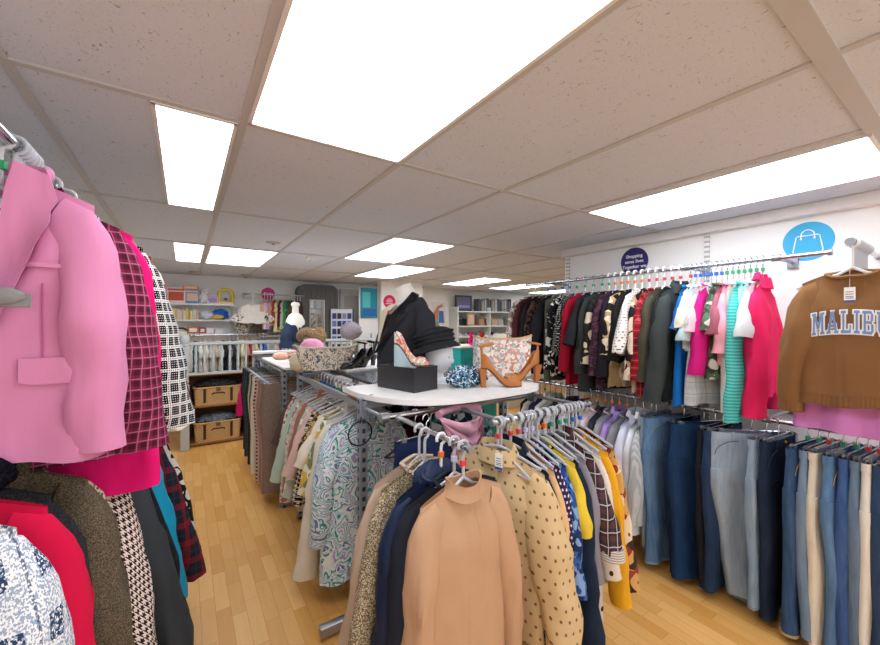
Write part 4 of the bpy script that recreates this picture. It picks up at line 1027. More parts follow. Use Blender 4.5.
def boxthing(name, label, cat, loc, rz, d, mat, lid=.3, lidmat=None):
    t = thing(name, label, cat, loc, rz)
    MB().box((0, 0, d[2]*(1-lid)/2), (d[0]-.006, d[1]-.006, d[2]*(1-lid)), 0, .002).build('box_base', mat, t, False)
    MB().box((0, 0, d[2]*(1-lid/2)), (d[0], d[1], d[2]*lid), 0, .002).build('lid', lidmat or mat, t, False)
    return t
BZ = .128
bx = boxthing('shoe_box', 'glossy black shoe box on the white board carrying the wedge shoe', 'shoe box', (1.045, 1.89, BT), math.radians(13), (.185, .315, BZ), plain('#232428', .28, .5), .0001)
shoe('wedge_shoe', 'floral wedge court shoe with a pale blue base standing on the black box', floral(('#e9b9ae', '#d2685e', '#f1e4d6', '#a8b9a0'), 60), (1.02, 1.83, BT+BZ), math.radians(-52), .115, plain('#a8c2c6', .5), .195, .065, insole=plain('#d9b78f', .5), platform=.012)
shoe('wedge_shoe', 'tan wedge shoe half hidden between the floral wedge and the black hat', plain('#b98555', .5), (1.075, 1.925, BT+BZ), math.radians(-44), .10, plain('#b5804d', .5), .2, .05, insole=plain('#d9b78f', .5))

def head(u, q):
    f = Vector(q); front = max(0, -u.y)
    z = u.z
    f.y -= .020*math.exp(-((u.x/.16)**2 + ((z+.08)/.16)**2))*(front > .2)
    f.y += .010*(math.exp(-(((abs(u.x)-.36)/.14)**2 + ((z-.12)/.10)**2)))*(front > .2)
    f.y -= .009*math.exp(-((u.x/.2)**2 + ((z+.40)/.07)**2))*(front > .2)
    f.y -= .008*math.exp(-((u.x/.3)**2 + ((z+.78)/.2)**2))*(front > .2)
    if z < 0: f.x *= 1-.22*z*z; f.y *= 1+.0*z
    if z > 0 and u.y > 0: f.y *= 1.12
    return f
hloc = (1.31, 1.96, BT)
hd = thing('mannequin', 'white mannequin head in a black hat beside the black box', 'display head', hloc)
R = Matrix.Rotation(math.radians(33), 3, 'Z') @ Matrix.Rotation(math.radians(14), 3, 'X')
MB().blob((0, 0, .165), (.072, .088, .115), head, 32, 24, R).build('face', plain('#eceef2', .35, .5), hd)
for s in (-1, 1):
    MB().blob(Vector((0, 0, .165)) + R @ Vector((s*.026, -.079, .014)), (.013, .005, .006), None, 10, 8, R).build('eye', plain('#c9ced6', .4), hd)
MB().blob(Vector((0, 0, .165)) + R @ Vector((0, -.086, -.046)), (.021, .006, .008), None, 12, 8, R).build('mouth', plain('#d3a9ad', .4), hd)
MB().lathe([(.075, 0), (.075, .012), (.05, .03), (.046, .07), (.05, .12)], (-.01, .02, 0), 18).build('neck', plain('#e6e8ec', .35, .5), hd)
ht = thing('hat', 'black pleated cloche hat pulled over the white mannequin head', 'hat', (hloc[0]-.020, hloc[1]+.016, hloc[2]+.225))
R2 = Matrix.Rotation(math.radians(46), 3, 'Z') @ Matrix.Rotation(math.radians(-13), 3, 'X')
def hatprof(prof, n, amp):
    rings = []
    for r, z in prof:
        ring = []
        for k in range(n):
            a = 2*PI*k/n; rr = r*(1+amp*math.sin(z*210+3*math.sin(a))*.5+amp*noise.noise(Vector((math.cos(a)*2, math.sin(a)*2, z*22))))
            ring.append(R2 @ Vector((rr*math.cos(a), rr*1.12*math.sin(a), z+.006*math.sin(a*2+1))))
        rings.append(ring)
    return rings
blk = solid('#25272b', .8, .15)
MB().loft(hatprof([(.108, -.012), (.110, .0), (.112, .02), (.114, .045), (.112, .07), (.104, .09), (.085, .105), (.05, .113), (.002, .115)], 44, .05), False, True).build('crown', blk, ht, 70)
MB().loft(hatprof([(.105, .02), (.122, .006), (.136, -.014), (.143, -.026), (.141, -.030), (.13, -.016), (.104, .0)], 44, .03), False, False).build('brim', blk, ht, 70)
for k in range(3): MB().loft(hatprof([(.112+.002*k, .016+.026*k), (.121, .02+.026*k), (.121, .032+.026*k), (.112, .036+.026*k)], 44, .02), False, False).build('pleat', blk, ht, 70)

# black jacket on a bust
BX, BY = 1.295, 2.38
bust = thing('mannequin', 'white bust form carrying the black tailored jacket on the centre rack', 'mannequin', (BX, BY, TZ), -.15)
MB().lathe([(.10, .0), (.10, .012), (.04, .03), (.04, .05), (.15, .08), (.155, .2), (.15, .34), (.12, .44), (.07, .52), (.048, .56), (.046, .62), (.04, .625), (.001, .626)], (.012, 0, 0), 28, 1, .8).build('torso', plain('#ece9e2', .6), bust)
Rc = Matrix.Rotation(math.radians(-24), 3, 'Y')
MB().loft([[Vector((.02, 0, .555)) + Rc @ Vector((r*math.cos(a), r*.9*math.sin(a), z)) for a in [2*PI*k/28 for k in range(28)]] for r, z in ((.085, -.03), (.07, .02), (.062, .085), (.057, .082), (.06, .02))], False, False).build('shirt_collar', solid('#f5f2ea'), bust)
jk = thing('jacket', 'black tailored jacket with satin lapels draped over the white bust', 'jacket', (BX, BY, TZ), -.15)
jm = solid('#34353b')
def jring(z, cx, rx, ry, n=44):
    out = []
    for k in range(n):
        a = 2*PI*k/n; w_ = 1 + .05*noise.noise(Vector((math.cos(a)*2.2, math.sin(a)*2.2, z*3.5)))
        out.append((cx+rx*w_*math.cos(a), ry*w_*math.sin(a), z))
    return out
prof = [(.015, -.005, .185, .155), (.10, -.002, .19, .155), (.20, .0, .19, .155), (.30, .008, .182, .16), (.38, .02, .165, .165), (.44, .036, .142, .17), (.49, .052, .112, .16), (.525, .064, .085, .12), (.55, .07, .066, .075)]
MB().loft([jring(.035, -.005, .16, .13)] + [jring(*p) for p in prof], False, False).build('body', jm, jk, 70)
for sy in (-1, 1):
    P = [Vector(p) for p in ((.055, sy*.13, .47), (.085, sy*.165, .40), (.085, sy*.19, .30), (.06, sy*.195, .18), (.035, sy*.20, .06), (.025, sy*.20, .015))]
    MB().tube(P, [.055, .075, .07, .064, .058, .056], 16, up=(1, 0, 0)).build('sleeve', jm, jk, 70)
    A = [(.055, sy*.060, .585), (-.02, sy*.085, .51), (-.10, sy*.09, .40), (-.165, sy*.055, .27), (-.195, sy*.012, .16)]
    B = [(.105, sy*.075, .56), (.055, sy*.135, .49), (-.03, sy*.150, .40), (-.115, sy*.115, .28), (-.188, sy*.03, .16)]
    A = [Vector(p)+Vector((-.02, 0, 0)) for p in A]; B = [Vector(p)+Vector((-.02, 0, .004)) for p in B]; m = MB(); rr = []
    for i in range(17):
        f = i/16*4; k = min(3, int(f)); q = f-k; a_ = A[k].lerp(A[k+1], q); b_ = B[k].lerp(B[k+1], q); nrm = Vector((-.8, sy*.35, .45)).normalized()*.012
        rr.append([a_, (a_+b_)/2+nrm*1.3, b_+nrm*.6, b_+nrm*.1, (a_+b_)/2, a_-nrm*.2])
    m.loft(rr).build('lapel', solid('#1b1b1f', .45), jk, 70)
rr = [[(-.085-.05*f+.065*(f < .2)*(1-f*5), y, .50-.26*f) for y in (-.095*(1-.8*f), -.05*(1-.8*f), .0, .05*(1-.8*f), .095*(1-.8*f))] for f in [i/10 for i in range(11)]]
MB().loft([[(x-.055, y, z) for x, y, z in r] for r in rr], False, False, False).build('shirt_front', solid('#e9e0bd'), jk, 70)
for z in (.13, .07): MB().blob((-.195, 0, z), (.006, .011, .011), None, 12, 8).build('button', plain('#111114', .3), jk)

tag(MB().blob((0, 0, .055), (.105, .075, .062), lambda u, q: q*(1+.30*noise.noise(u*2.6+Vector((3, 1, 0)))+.16*noise.noise(u*7)), 48, 32).build('scarf', floral(('#1f3d55', '#cfe0e6', '#3f7392', '#12283c'), 75), None, 70, (1.34, 1.74, BT)), 'crumpled blue speckled scarf on the white board beside the black box', 'scarf')
navy_s = tag(MB().blob((0, 0, .03), (.10, .06, .035), lambda u, q: q*(1+.35*noise.noise(u*3+Vector((8, 1, 0)))), 36, 20).build('scarf', solid('#26466a'), None, 70, (1.47, 1.80, BT), .3), 'flat navy scarf end trailing behind the tan shoe', 'scarf')

tan = plain('#b9743a', .35, .45); tan2 = plain('#a8642e', .4, .45)
def ring_toe(t, zf, wf, hf, L):
    MB().tube([((.62-.4)*L, y, zf(.62)+hf(.62)*1.12+.004*math.cos(y*60)) for y in [-.035+.007*k for k in range(11)]], .006, 8).build('gold_trim', plain('#d9a648', .25, .5, .8), t)
shoe('high_heel', 'tan leather high heel standing at the right of the board, toe to the right', tan, (1.49, 1.625, BT), math.radians(-26), .105, None, .235, .085, tan2, strap=tan, toe=ring_toe, insole=plain('#d8a878', .5))
shoe('high_heel', 'tan leather high heel leaning towards the floral tote bag, toe to the left', tan, (1.745, 1.66, BT), math.radians(160), .105, None, .235, .085, tan2, strap=tan, toe=ring_toe, insole=plain('#d8a878', .5))

def tote(name, label, mat, loc, rz, w, h, d, trim, handle=.16, flare=1.12, hand=True, seed=0):
    t = thing(name, label, 'bag', loc, rz); rings = []
    for i in range(11):
        f = i/10; k = 1+(flare-1)*f; dd = d*(1-.45*f); ring = []
        for j in range(36):
            a = 2*PI*j/36; c, s = math.cos(a), math.sin(a)
            bul = 1+.05*noise.noise(Vector((c*2+seed, s*2, f*3)))
            ring.append((w/2*k*sgnp(c, .45)*bul, dd/2*sgnp(s, .6)*bul, h*f + .012*math.cos(2*a)*f*sm(.7, 1, f)))
        rings.append(ring)
    rings.append([(x*.97, y*.9, z-.02) for x, y, z in rings[-1]])
    MB().loft(rings, True, True).build('body', mat, t, 60)
    MB().tube([(x*1.01, y*1.02, z-.004) for x, y, z in rings[10]] + [rings[10][0]], .006, 6).build('rim', trim, t)
    if hand:
        for s in (-1, 1):
            pts = [(w*.28*math.cos(a), s*(d*.3+.03*math.sin(a)), h*.93 + handle*math.sin(a)) for a in [PI*k/14 for k in range(15)]]
            MB().tube(pts, .009, 8, flat=.6).build('handle', trim, t)
    return t
tote('tote_bag', 'pastel floral tote bag with tan handles behind the tan heels', floral(('#efe6dc', '#d8a48e', '#b8b4cc', '#e9dccf', '#9bb3ac', '#f4eee6', '#c98a60'), 34), (1.86, 1.98, BT), math.radians(-32), .40, .27, .16, plain('#d8b48a', .5), .06, 1.02, False)
MB_ = MB()
tote('tote_bag', 'cream bag with a small dark flower print on the middle of the rack top', floral(('#e6d9c2', '#e6d9c2', '#6d4f4a', '#e9ddc8', '#4f5f70', '#e6d9c2'), 62), (.93, 3.0, TZ), math.radians(-14), .36, .185, .15, solid('#d8cab0'), .05, 1.3, False, 3)
tag(MB().blob((0, 0, .06), (.10, .08, .085), lambda u, q: Vector((q.x*(1+.15*noise.noise(u*3)), q.y, q.z))*(1+.1*noise.noise(u*4)), 30, 20).build('bag', solid('#e3d3b8'), None, 70, (.78, 3.12, TZ)), 'soft beige cloth bag slumped at the left of the flower print bag', 'bag')
cp = thing('cap', 'pink peaked baby cap behind the flower print bag', 'cap', (.97, 3.55, TZ+.10), math.radians(150))
MB().lathe([(.11, 0), (.112, .03), (.10, .075), (.07, .105), (.03, .12), (.001, .122)], n=28).build('crown', solid('#f0a5c6'), cp)
MB().prism([(.09*math.cos(a), .09*math.sin(a)) for a in [math.radians(d) for d in range(-60, 61, 12)]] + [(.06+.13*math.cos(a), .10*math.sin(a)) for a in [math.radians(d) for d in range(60, -61, -12)]], .0, .008).build('peak', solid('#f2b1cd'), cp)
st = thing('display_stand', 'small white stand holding up the pink cap', 'stand', (.97, 3.55, TZ))
MB().lathe([(.05, 0), (.05, .008), (.012, .014), (.012, .09), (.06, .1), (.001, .101)], n=16).build('stem', white_board(), st); MB().lathe([(.075, 0), (.075, .006), (.001, .007)], n=20).build('foot', white_board(), st)
for i, (x, y, r, l) in enumerate(((1.12, 2.86, 15, 'left'), (1.24, 2.93, 25, 'right'))):
    shoe('high_heel', 'shiny black high heel by the flower print bag, %s of the pair' % l, plain('#17171a', .2, .5), (x, y, TZ+.011), math.radians(r+180), .085, None, .23, .06, strap=plain('#17171a', .2))
tag(MB().blob((0, 0, .02), (.17, .06, .035), lambda u, q: Vector((q.x, q.y*(1+.3*noise.noise(u*3)), q.z*(1+.4*noise.noise(u*3.5))+max(0, q.x)*.55)), 30, 16).build('handbag', plain('#1d1d20', .4), None, 70, (1.22, 3.12, TZ+.02), .25), 'black slouchy handbag propped against the bust with the jacket', 'handbag')
for i, (x, y, c, l) in enumerate(((.80, 4.05, '#d7a78c', 'peach'), (.92, 4.10, '#c79478', 'brown'), (.84, 4.28, '#e2c1aa', 'pale'))):
    tag(MB().blob((0, 0, .025), (.085, .05, .03), lambda u, q: q*(1+.2*noise.noise(u*3+Vector((i, 0, 0)))), 24, 14).build('slipper', solid(c), None, 70, (x, y, TZ), .5), '%s soft slipper on the white plank of the trouser rack' % l, 'slipper')
plt = tag(MB().prism(lerp_poly([(-.22, -.1), (.22, -.1), (.26, 0), (.22, .1), (-.22, .1), (-.22, -.1)], 24)[:-1], 0, .02).build('display_tray', white_board(), None, True, (.86, 4.75, TZ+.02)), 'white display tray on the wire bars of the trouser rack', 'tray')

# fluffy grey hat on a stand and brown fur stole
st = thing('display_stand', 'white stand under the grey fluffy hat', 'stand', (1.72, 4.55, 0))
MB().tube([(0, 0, .01), (0, 0, 1.36)], .012, 10).build('stem', white_board(), st); MB().lathe([(.13, 0), (.13, .012), (.02, .025), (.001, .026)]).build('foot', white_board(), st)
def fz(u, q): return q*(1+.14*noise.noise(u*6)+.08*noise.noise(u*15))
tag(MB().blob((0, 0, .105), (.13, .13, .11), fz, 40, 28).build('hat', fur('#7d7479', '#b5abb0'), None, 70, (1.72, 4.55, 1.36)), 'round fluffy grey hat on a stand left of the black jacket', 'hat')
st = thing('display_bust', 'small stand form wearing the brown fur stole', 'display bust', (1.28, 4.70, TZ))
MB().lathe([(.08, 0), (.08, .01), (.02, .02), (.02, .05), (.09, .08), (.11, .18), (.06, .25), (.03, .29), (.001, .292)]).build('form', plain('#cbb9a0', .6), st)
m = MB(); pts = [(.13*math.cos(a), .11*math.sin(a), .19+.045*math.sin(2*a)) for a in [2*PI*k/22 for k in range(23)]]
m.tube(pts, [.05+.014*noise.noise(Vector((k*.9, 2, 0))) for k in range(23)], 14)
tag(m.build('stole', fur('#5b4632', '#c0a178'), None, 70, (1.28, 4.70, TZ+.03)), 'brown and cream fur stole behind the pink baby cap', 'stole')

# child's bust with denim top
cb = thing('mannequin', 'white child bust dressed in a navy denim jacket at the back', 'mannequin', (1.16, 5.0, 1.29), .4)
MB().lathe([(.09, 0), (.09, .015), (.02, .03), (.02, .06), (.11, .08), (.12, .2), (.125, .3), (.09, .37), (.045, .40), (.042, .48), (.06, .50), (.05, .53), (.001, .54)], n=22, sy=.7).build('torso', plain('#efeae0', .6), cb)
cj, a_, b_ = top('jacket', denim('#1f2a3e', '#36475f'), (1.16, 5.0, 1.735), .4, 'navy denim child jacket on the white child bust', 'jacket', w=.13, L=.42, th=.09, sl=.05, nw=.05, slen=.32, splay=.02, neck='collar', placket=True, r0=.06, r1=.045)
st = thing('display_stand', 'narrow grey stand carrying the child bust', 'stand', (1.16, 5.0, 0))
MB().tube([(0, 0, 0), (0, 0, 1.28)], .015, 10).build('stem', steel(), st); MB().lathe([(.16, 0), (.16, .012), (.02, .02), (.001, .021)]).build('foot', steel(), st); MB().box((0, 0, 1.282), (.2, .16, .016)).build('platform', steel(), st)

# ------------------------------------------------------------------ back of the shop
YS = YB
grey_p = plain('#b9c0bd', .5, .35)
bn = thing('banister', 'pale grey wooden banister with turned spindles guarding the back corner', 'banister', (.0, 5.62, 0))
MB().box((0, 0, .40), (.095, .095, .80), 0, .008).box((0, 0, 1.12), (.09, .09, .30), 0, .008).lathe([(.046, .80), (.03, .815), (.048, .84), (.036, .87), (.044, .92), (.046, .97), (.03, .985)], n=16).lathe([(.046, 1.27), (.052, 1.285), (.03, 1.30), (.05, 1.335), (.052, 1.37), (.035, 1.41), (.001, 1.425)], n=16).build('newel_post', grey_p, bn, 40)
MB().box((1.28, 0, 1.305), (2.5, .06, .045), 0, .01).build('handrail', grey_p, bn)
MB().box((1.28, 0, .93), (2.5, .045, .03)).build('bottom_rail', grey_p, bn, False)
for i in range(26):
    x = .115+i*.093
    MB().lathe([(.014, .94), (.014, 1.0), (.02, 1.03), (.012, 1.06), (.018, 1.13), (.012, 1.2), (.018, 1.23), (.014, 1.26), (.014, 1.285)], (x, 0, 0), 10).build('spindle', grey_p, bn)
MB().box((2.5, 0, .7), (.08, .08, 1.4), 0, .006).build('newel_post', grey_p, bn)

oak = plain('#9a6a3a', .5, .3); oakd = plain('#8a5a30', .5, .3)
uw = thing('shelf_unit', 'brown wooden shelf unit with two wicker baskets behind the banister post', 'shelf unit', (.36, 5.88, 0))
for z in (.03, .50, .90): MB().box((0, 0, z), (.66, .40, .025), 0, .003).build('shelf', oak, uw, False)
for s in (-1, 1): MB().box((s*.325, 0, .46), (.02, .40, .92)).build('side_panel', oakd, uw, False)
MB().box((0, .195, .46), (.64, .012, .9)).build('back_panel', oakd, uw, False)
def basket(loc, label, h):
    t = thing('wicker_basket', label, 'basket', loc)
    w, d = .54, .32
    rings = []
    for i in range(7):
        f = i/6; k = .95+.05*f
        rings.append([(w/2*k*sgnp(math.cos(a), .3), d/2*k*sgnp(math.sin(a), .3), h*f) for a in [2*PI*j/40 for j in range(40)]])
    rings.append([(x*.93, y*.9, z) for x, y, z in rings[-1]]); rings.append([(x, y, h-.06) for x, y, z in rings[-1]])
    MB().loft(rings, True, True).build('body', wicker(), t, 40)
    MB().tube([(x*1.0, y*1.0, h) for x, y, z in rings[6]] + [rings[6][0][:2]+(h,)], .012, 8).build('rim', wicker(), t)
    for s in (-1, 1): MB().box((s*.15, -d/2-.006, h*.55), (.03, .006, h*.8), 0, .001).build('leather_strap', plain('#4a2d18', .5), t)
    MB().tube([(-.07, -d/2-.01, h*.62), (-.055, -d/2-.035, h*.70), (.055, -d/2-.035, h*.70), (.07, -d/2-.01, h*.62)], .009, 8).build('handle', plain('#3a2414', .5), t)
    MB().box((0, -d/2-.012, h*.9), (.05, .01, .05), 0, .002).build('clasp', plain('#7d6a4c', .4, .5, .5), t)
    return t
basket((.36, 5.84, .513), 'upper wicker basket of dark clothes on the brown shelf unit', .22)
basket((.36, 5.84, .043), 'lower wicker basket of grey clothes at floor level on the brown shelf unit', .24)
for (z, c, l, sd) in ((.515+.19, '#3c3a3d', 'dark grey clothes heaped in the upper wicker basket', 2), (.045+.21, '#5b646b', 'grey blue clothes heaped in the lower wicker basket', 5)):
    def hp(u, q): return q*(1+.22*noise.noise(u*3+Vector((sd, 0, 0)))+.14*noise.noise(u*8+Vector((0, sd, 0))))
    o = MB().blob((0, 0, .05), (.24, .135, .075), hp, 44, 24).build('clothes_heap', tweed(c, '#8a8f94' if sd == 5 else '#5a5658', c, 40), None, 70, (.36, 5.84, z)); tag(o, l, 'clothes')
top('cardigan', solid('#c81e6a'), (.80, 5.78, 1.0), .3, 'magenta cardigan hanging low right of the wicker baskets', 'cardigan', w=.16, L=.62, hemw=.2, slen=.5)
hanger((.80, 5.78, 1.0), .3, 'hook by the wicker baskets', None, False, 'white', .15)
t = thing('wall_hook', 'small chrome peg on the shelf unit side', 'hook', (.80, 5.78, 1.0)); MB().tube([(0, -.03, 0), (0, .08, 0)], .008, 8).build('peg', chrome(), t); MB().box((-.05, .08, -.0), (.14, .012, .03)).build('backplate', steel(), t)
BR = 'rail behind banister'
rail_thing('clothes_rail', 'short rail of small clothes seen through the banister spindles', (.05, 6.02, 1.40), (1.0, 6.02, 1.40), [((.1, 6.02, 1.40), (.1, YB-.02, 1.40)), ((.95, 6.02, 1.40), (.95, YB-.02, 1.40))], .01)
kc = [('teal', '#2e5f68'), ('white', '#e9e7e2'), ('ivory', '#e6dfcf'), ('silver', '#c9cbcd'), ('oatmeal', '#cbb9a3'), ('pearl', '#efece8'), ('black', '#232327'), ('steel', '#8d979f'), ('graphite', '#3b3d42'), ('pebble', '#b5b1aa'), ('lemon', '#e9e2b8'), ('salmon', '#d89a8a'), ('brick', '#a8483c'), ('wheat', '#d9c8a2'), ('cobalt', '#2f5aa0'), ('azure', '#3e74c0')]
for k, (n_, c_) in enumerate(kc): kc[k] = (n_+' child top', T(solid(c_), name='baby_shirt', sc=.62, L=.78, sleeve='short', slen=.3, th=.05))
row(BR, kc, 'x', .12, .95, 6.02, 1.40, PI/2, 'white', None)

# toy shelves
tsx0, tsx1 = -.62, .62
ts = thing('wall_shelf', 'white toy and book shelves on the back wall above the banister', 'shelves', (0, YB, 0))
for z in (1.40, 1.60, 1.83): MB().box(((tsx0+tsx1)/2, -.13, z), (tsx1-tsx0, .25, .022)).build('shelf_board', plain('#f1efec', .5), ts, False)
for x in (tsx0+.02, tsx1-.02): MB().box((x, -.012, 1.6), (.025, .018, .9)).build('upright', plain('#dcdad6', .5), ts, False)
for z in (1.40, 1.60, 1.83):
    for x in (tsx0+.05, tsx1-.05): MB().box((x, -.12, z-.022), (.018, .22, .024)).build('bracket', plain('#dcdad6', .5), ts, False)
def toybox(x, w, h, c, c2, label, y=-.13, z=1.841, d=.14):
    t = thing('toy_box', label, 'toy box', (x, YB+y, z))
    MB().box((0, 0, h/2), (w, d, h), 0, .002).build('carton', plain(c, .5), t, False)
    MB().box((0, -d/2-.001, h*.45), (w*.8, .002, h*.55)).build('picture_panel', plain(c2, .5), t, False)
    MB().box((0, -d/2-.001, h*.86), (w*.9, .002, h*.12)).build('title_band', plain(c2 if c2 != '#f2f0ea' else '#c06060', .5), t, False)
toybox(-.10, .22, .22, '#f0e6dd', '#cf5a3a', 'white toy box with an orange band on the top toy shelf, leftmost')
toybox(-.28, .10, .25, '#d8683c', '#f2f0ea', 'narrow orange game box at the end of the toy shelf')
toybox(.09, .17, .20, '#6f8fc6', '#e9c9b0', 'blue picture game box on the top toy shelf', )
toybox(.07, .19, .05, '#e5865a', '#f2dcc4', 'flat orange game box lying on top of the blue picture box', z=1.842+.20, d=.15)
def stuffed(name, label, cat, c, loc, k=1, ears=True):
    t = thing(name, label, cat, loc); m = solid(c)
    MB().blob((0, 0, .075*k), (.06*k, .05*k, .075*k), None).build('body', m, t)
    MB().blob((0, -.005, .175*k), (.05*k, .045*k, .045*k), None).build('head', m, t)
    if ears:
        for s in (-1, 1): MB().blob((s*.035*k, 0, .215*k), (.016*k, .01*k, .018*k), None, 12, 8).build('ear', m, t)
    for s in (-1, 1): MB().blob((s*.055*k, -.03*k, .10*k), (.018*k, .03*k, .045*k), None, 12, 8).build('arm', m, t); MB().blob((s*.035*k, -.055*k, .03*k), (.022*k, .045*k, .025*k), None, 12, 8).build('leg', m, t)
    for s in (-1, 1): MB().blob((s*.018*k, -.047*k, .185*k), (.005*k, .004*k, .005*k), None, 8, 6).build('eye', plain('#222222', .3), t)
    MB().blob((0, -.05*k, .165*k), (.009*k, .007*k, .007*k), None, 8, 6).build('nose', plain('#6a5248', .4), t)
stuffed('soft_toy', 'white soft toy sitting on the top toy shelf beside the blue box', 'soft toy', '#f1efea', (.235, YB-.13, 1.841), 1.05)
toybox(.335, .14, .12, '#e6dcf0', '#b58fc8', 'pale lilac toy box on the top toy shelf')
ty = thing('toy_arch', 'yellow arched plastic toy at the right end of the top toy shelf', 'toy', (.52, YB-.13, 1.841))
MB().tube([(-.10, 0, 0), (-.10, 0, .12), (-.09, 0, .19), (-.05, 0, .225), (.03, 0, .225), (.07, 0, .19), (.08, 0, .12), (.08, 0, 0)], .024, 10).build('arch', plain('#e8d23c', .4), ty)
MB().lathe([(.001, -.02), (.025, -.015), (.025, .015), (.001, .02)], (-.01, -.01, .08), 14).build('knob', plain('#8a58b8', .4), ty); MB().box((-.01, 0, .02), (.2, .09, .04), 0, .006).build('base', plain('#efe08a', .4), ty)
cols = ['#e8c7b0', '#efe6c8', '#cfd9c4', '#9fb0ae', '#52605c', '#dfe3dc', '#f0e2b4', '#d9c28a', '#efd9c0', '#e9e2cf', '#d7b49a', '#f2ead0', '#e7cf72', '#c9a84c', '#f0e4b0', '#d4d8c8', '#eadcc0', '#e0b8a0']
cn = ['peach', 'cream', 'sage', 'grey green', 'dark green', 'ice grey', 'butter', 'ochre', 'apricot', 'ivory', 'clay', 'vanilla', 'yellow', 'gold', 'straw', 'silver', 'sand', 'rose']
x = -.30
for i in range(18):
    w = .018+.010*rnd.random(); h = .12+.04*rnd.random()
    t = thing('book', '%s book number in the row on the middle white shelf' % cn[i] if False else '%s backed thin book standing in the row on the middle white shelf' % cn[i], 'book', (x+w/2, YB-.11, 1.612), 0, 'books on the middle toy shelf')
    MB().box((0, 0, h/2), (w, .13, h)).build('cover', plain(cols[i], .6), t, False); MB().box((0, .004, h/2), (w*.7, .126, h+.002)).build('pages', plain('#f4f0e4', .8), t, False)
    x += w+.002
tag(MB().blob((0, 0, .06), (.10, .07, .055), lambda u, q: q*(1+.3*noise.noise(u*3)), 30, 18).build('soft_toy', solid('#e3e6f2'), None, 70, (.27, YB-.13, 1.618)), 'pale lilac plush heap beside the books on the middle shelf', 'soft toy')
tag(MB().blob((0, 0, .07), (.11, .07, .08), lambda u, q: q*(1+.3*noise.noise(u*3+Vector((5, 0, 0)))), 30, 18).build('bag', plain('#1f6fd0', .35), None, 70, (.44, YB-.13, 1.618)), 'bright blue plastic bag on the middle white shelf', 'bag')
tag(MB().blob((0, 0, .035), (.08, .05, .035), lambda u, q: q*(1+.3*noise.noise(u*3+Vector((9, 0, 0)))), 30, 18).build('soft_toy', solid('#e8c25c'), None, 70, (.40, YB-.215, 1.615)), 'small yellow plush in front of the blue plastic bag', 'soft toy')
x = -.30
for i, (c, w, h, l) in enumerate((('#d8c9a8', .14, .03, 'beige flat game'), ('#efe9dc', .17, .035, 'white flat puzzle'), ('#c9793c', .13, .10, 'orange puzzle'), ('#b8402c', .07, .09, 'red card'), ('#efe0e2', .10, .08, 'pink speckled'), ('#e9e9e6', .09, .07, 'white craft'))):
    t = thing('game_box', '%s box on the lowest white toy shelf' % l, 'game box', (x+w/2, YB-.13, 1.411)); MB().box((0, 0, h/2), (w, .15, h), 0, .002).build('carton', plain(c, .5), t, False); MB().box((0, -.076, h/2), (w*.7, .002, h*.5)).build('picture_panel', plain('#f2efe6', .5), t, False); x += w+.012
tag(MB().tube([(-.1, 0, .0), (-.05, 0, .03), (.03, 0, .032), (.09, 0, .0)], .012, 8).build('toy_bar', plain('#4a3a30', .5), None, True, (-.05, YB-.13, 1.457)), 'dark curved toy handle lying on the flat white puzzle box', 'toy')

# kids clothes rails
rail_thing('wall_rail', 'chrome rail of baby clothes on the back wall below the pink circle sign', (.72, 6.36, 2.0), (1.60, 6.36, 2.0), [((.76, 6.36, 2.0), (.76, YB-.01, 2.0)), ((1.55, 6.36, 2.0), (1.55, YB-.01, 2.0))], .012)
top('baby_shirt', solid('#f2eae0'), (.84, 6.24, 1.98), .0, 'white baby top with black lettering facing out on the back rail', 'baby shirt', w=.17, L=.42, hemw=.22, sleeve='short', slen=.22, splay=.12, th=.05, sleevemat=floral(('#efe6dc', '#3b3b40', '#efe6dc', '#e9ddd2'), 40))
hanger((.84, 6.24, 1.98), 0, 'back wall baby rail', None, False, 'white', .16)
t = thing('face_out_arm', 'short chrome arm carrying the white baby top', 'clothes rail', (.84, 6.20, 1.98)); MB().tube([(0, 0, 0), (0, .16, .02)], .008, 8).build('rod', chrome(), t); MB().tube([(0, -.004, 0), (0, .008, 0)], .012, 8).build('end_cap', steel(), t)
kids2 = [('flesh pink', '#e6b9a4', .5), ('ballet pink', '#eec3c6', .6), ('lavender', '#b9a6cf', .6), ('apricot', '#dba88a', .55), ('rust', '#9c4a34', .5), ('custard', '#e3d3a0', .65), ('maroon', '#6a2630', .55), ('eau de nil', '#b5c9b2', .6), ('leaf green', '#4f8a58', .55), ('emerald', '#2f6b4a', .5), ('mocha', '#6d4a3e', .6), ('ivory', '#ded6ca', .5), ('berry', '#8a3c56', .6), ('brown', '#4c3a34', .55)]
k2 = [(n_+' frock', T(solid(c_), name='child_dress', sc=.66, L=l_*1.35, hemw=.26, sleeve='short', th=.055)) for n_, c_, l_ in kids2]
row('baby rail', k2, 'x', 1.02, 1.55, 6.36, 2.0, PI/2-.5, 'white', None)
tag(MB().blob((0, 0, .14), (.12, .07, .16), lambda u, q: q*(1+.25*noise.noise(u*3.5+Vector((2, 7, 0)))), 30, 24).build('bag', floral(('#b9ac98', '#e6dccb', '#7d7468'), 40), None, 70, (.73, 6.45, 1.40)), 'beige patterned changing bag hanging beside the toy shelves', 'bag')
tag(MB().blob((0, 0, .13), (.15, .08, .14), lambda u, q: q*(1+.3*noise.noise(u*3.5+Vector((6, 3, 0)))), 30, 24).build('bag', tweed('#5d5348', '#a89b88', '#847866', 60), None, 70, (.98, 6.47, 1.42)), 'brown furry bag under the white baby top', 'bag')
t = thing('bag_ledge', 'narrow grey wall ledge under the two baby bags', 'ledge', (.86, YB, 1.39)); MB().box((0, -.12, 0), (.46, .24, .02)).build('board', grey_p, t, False)
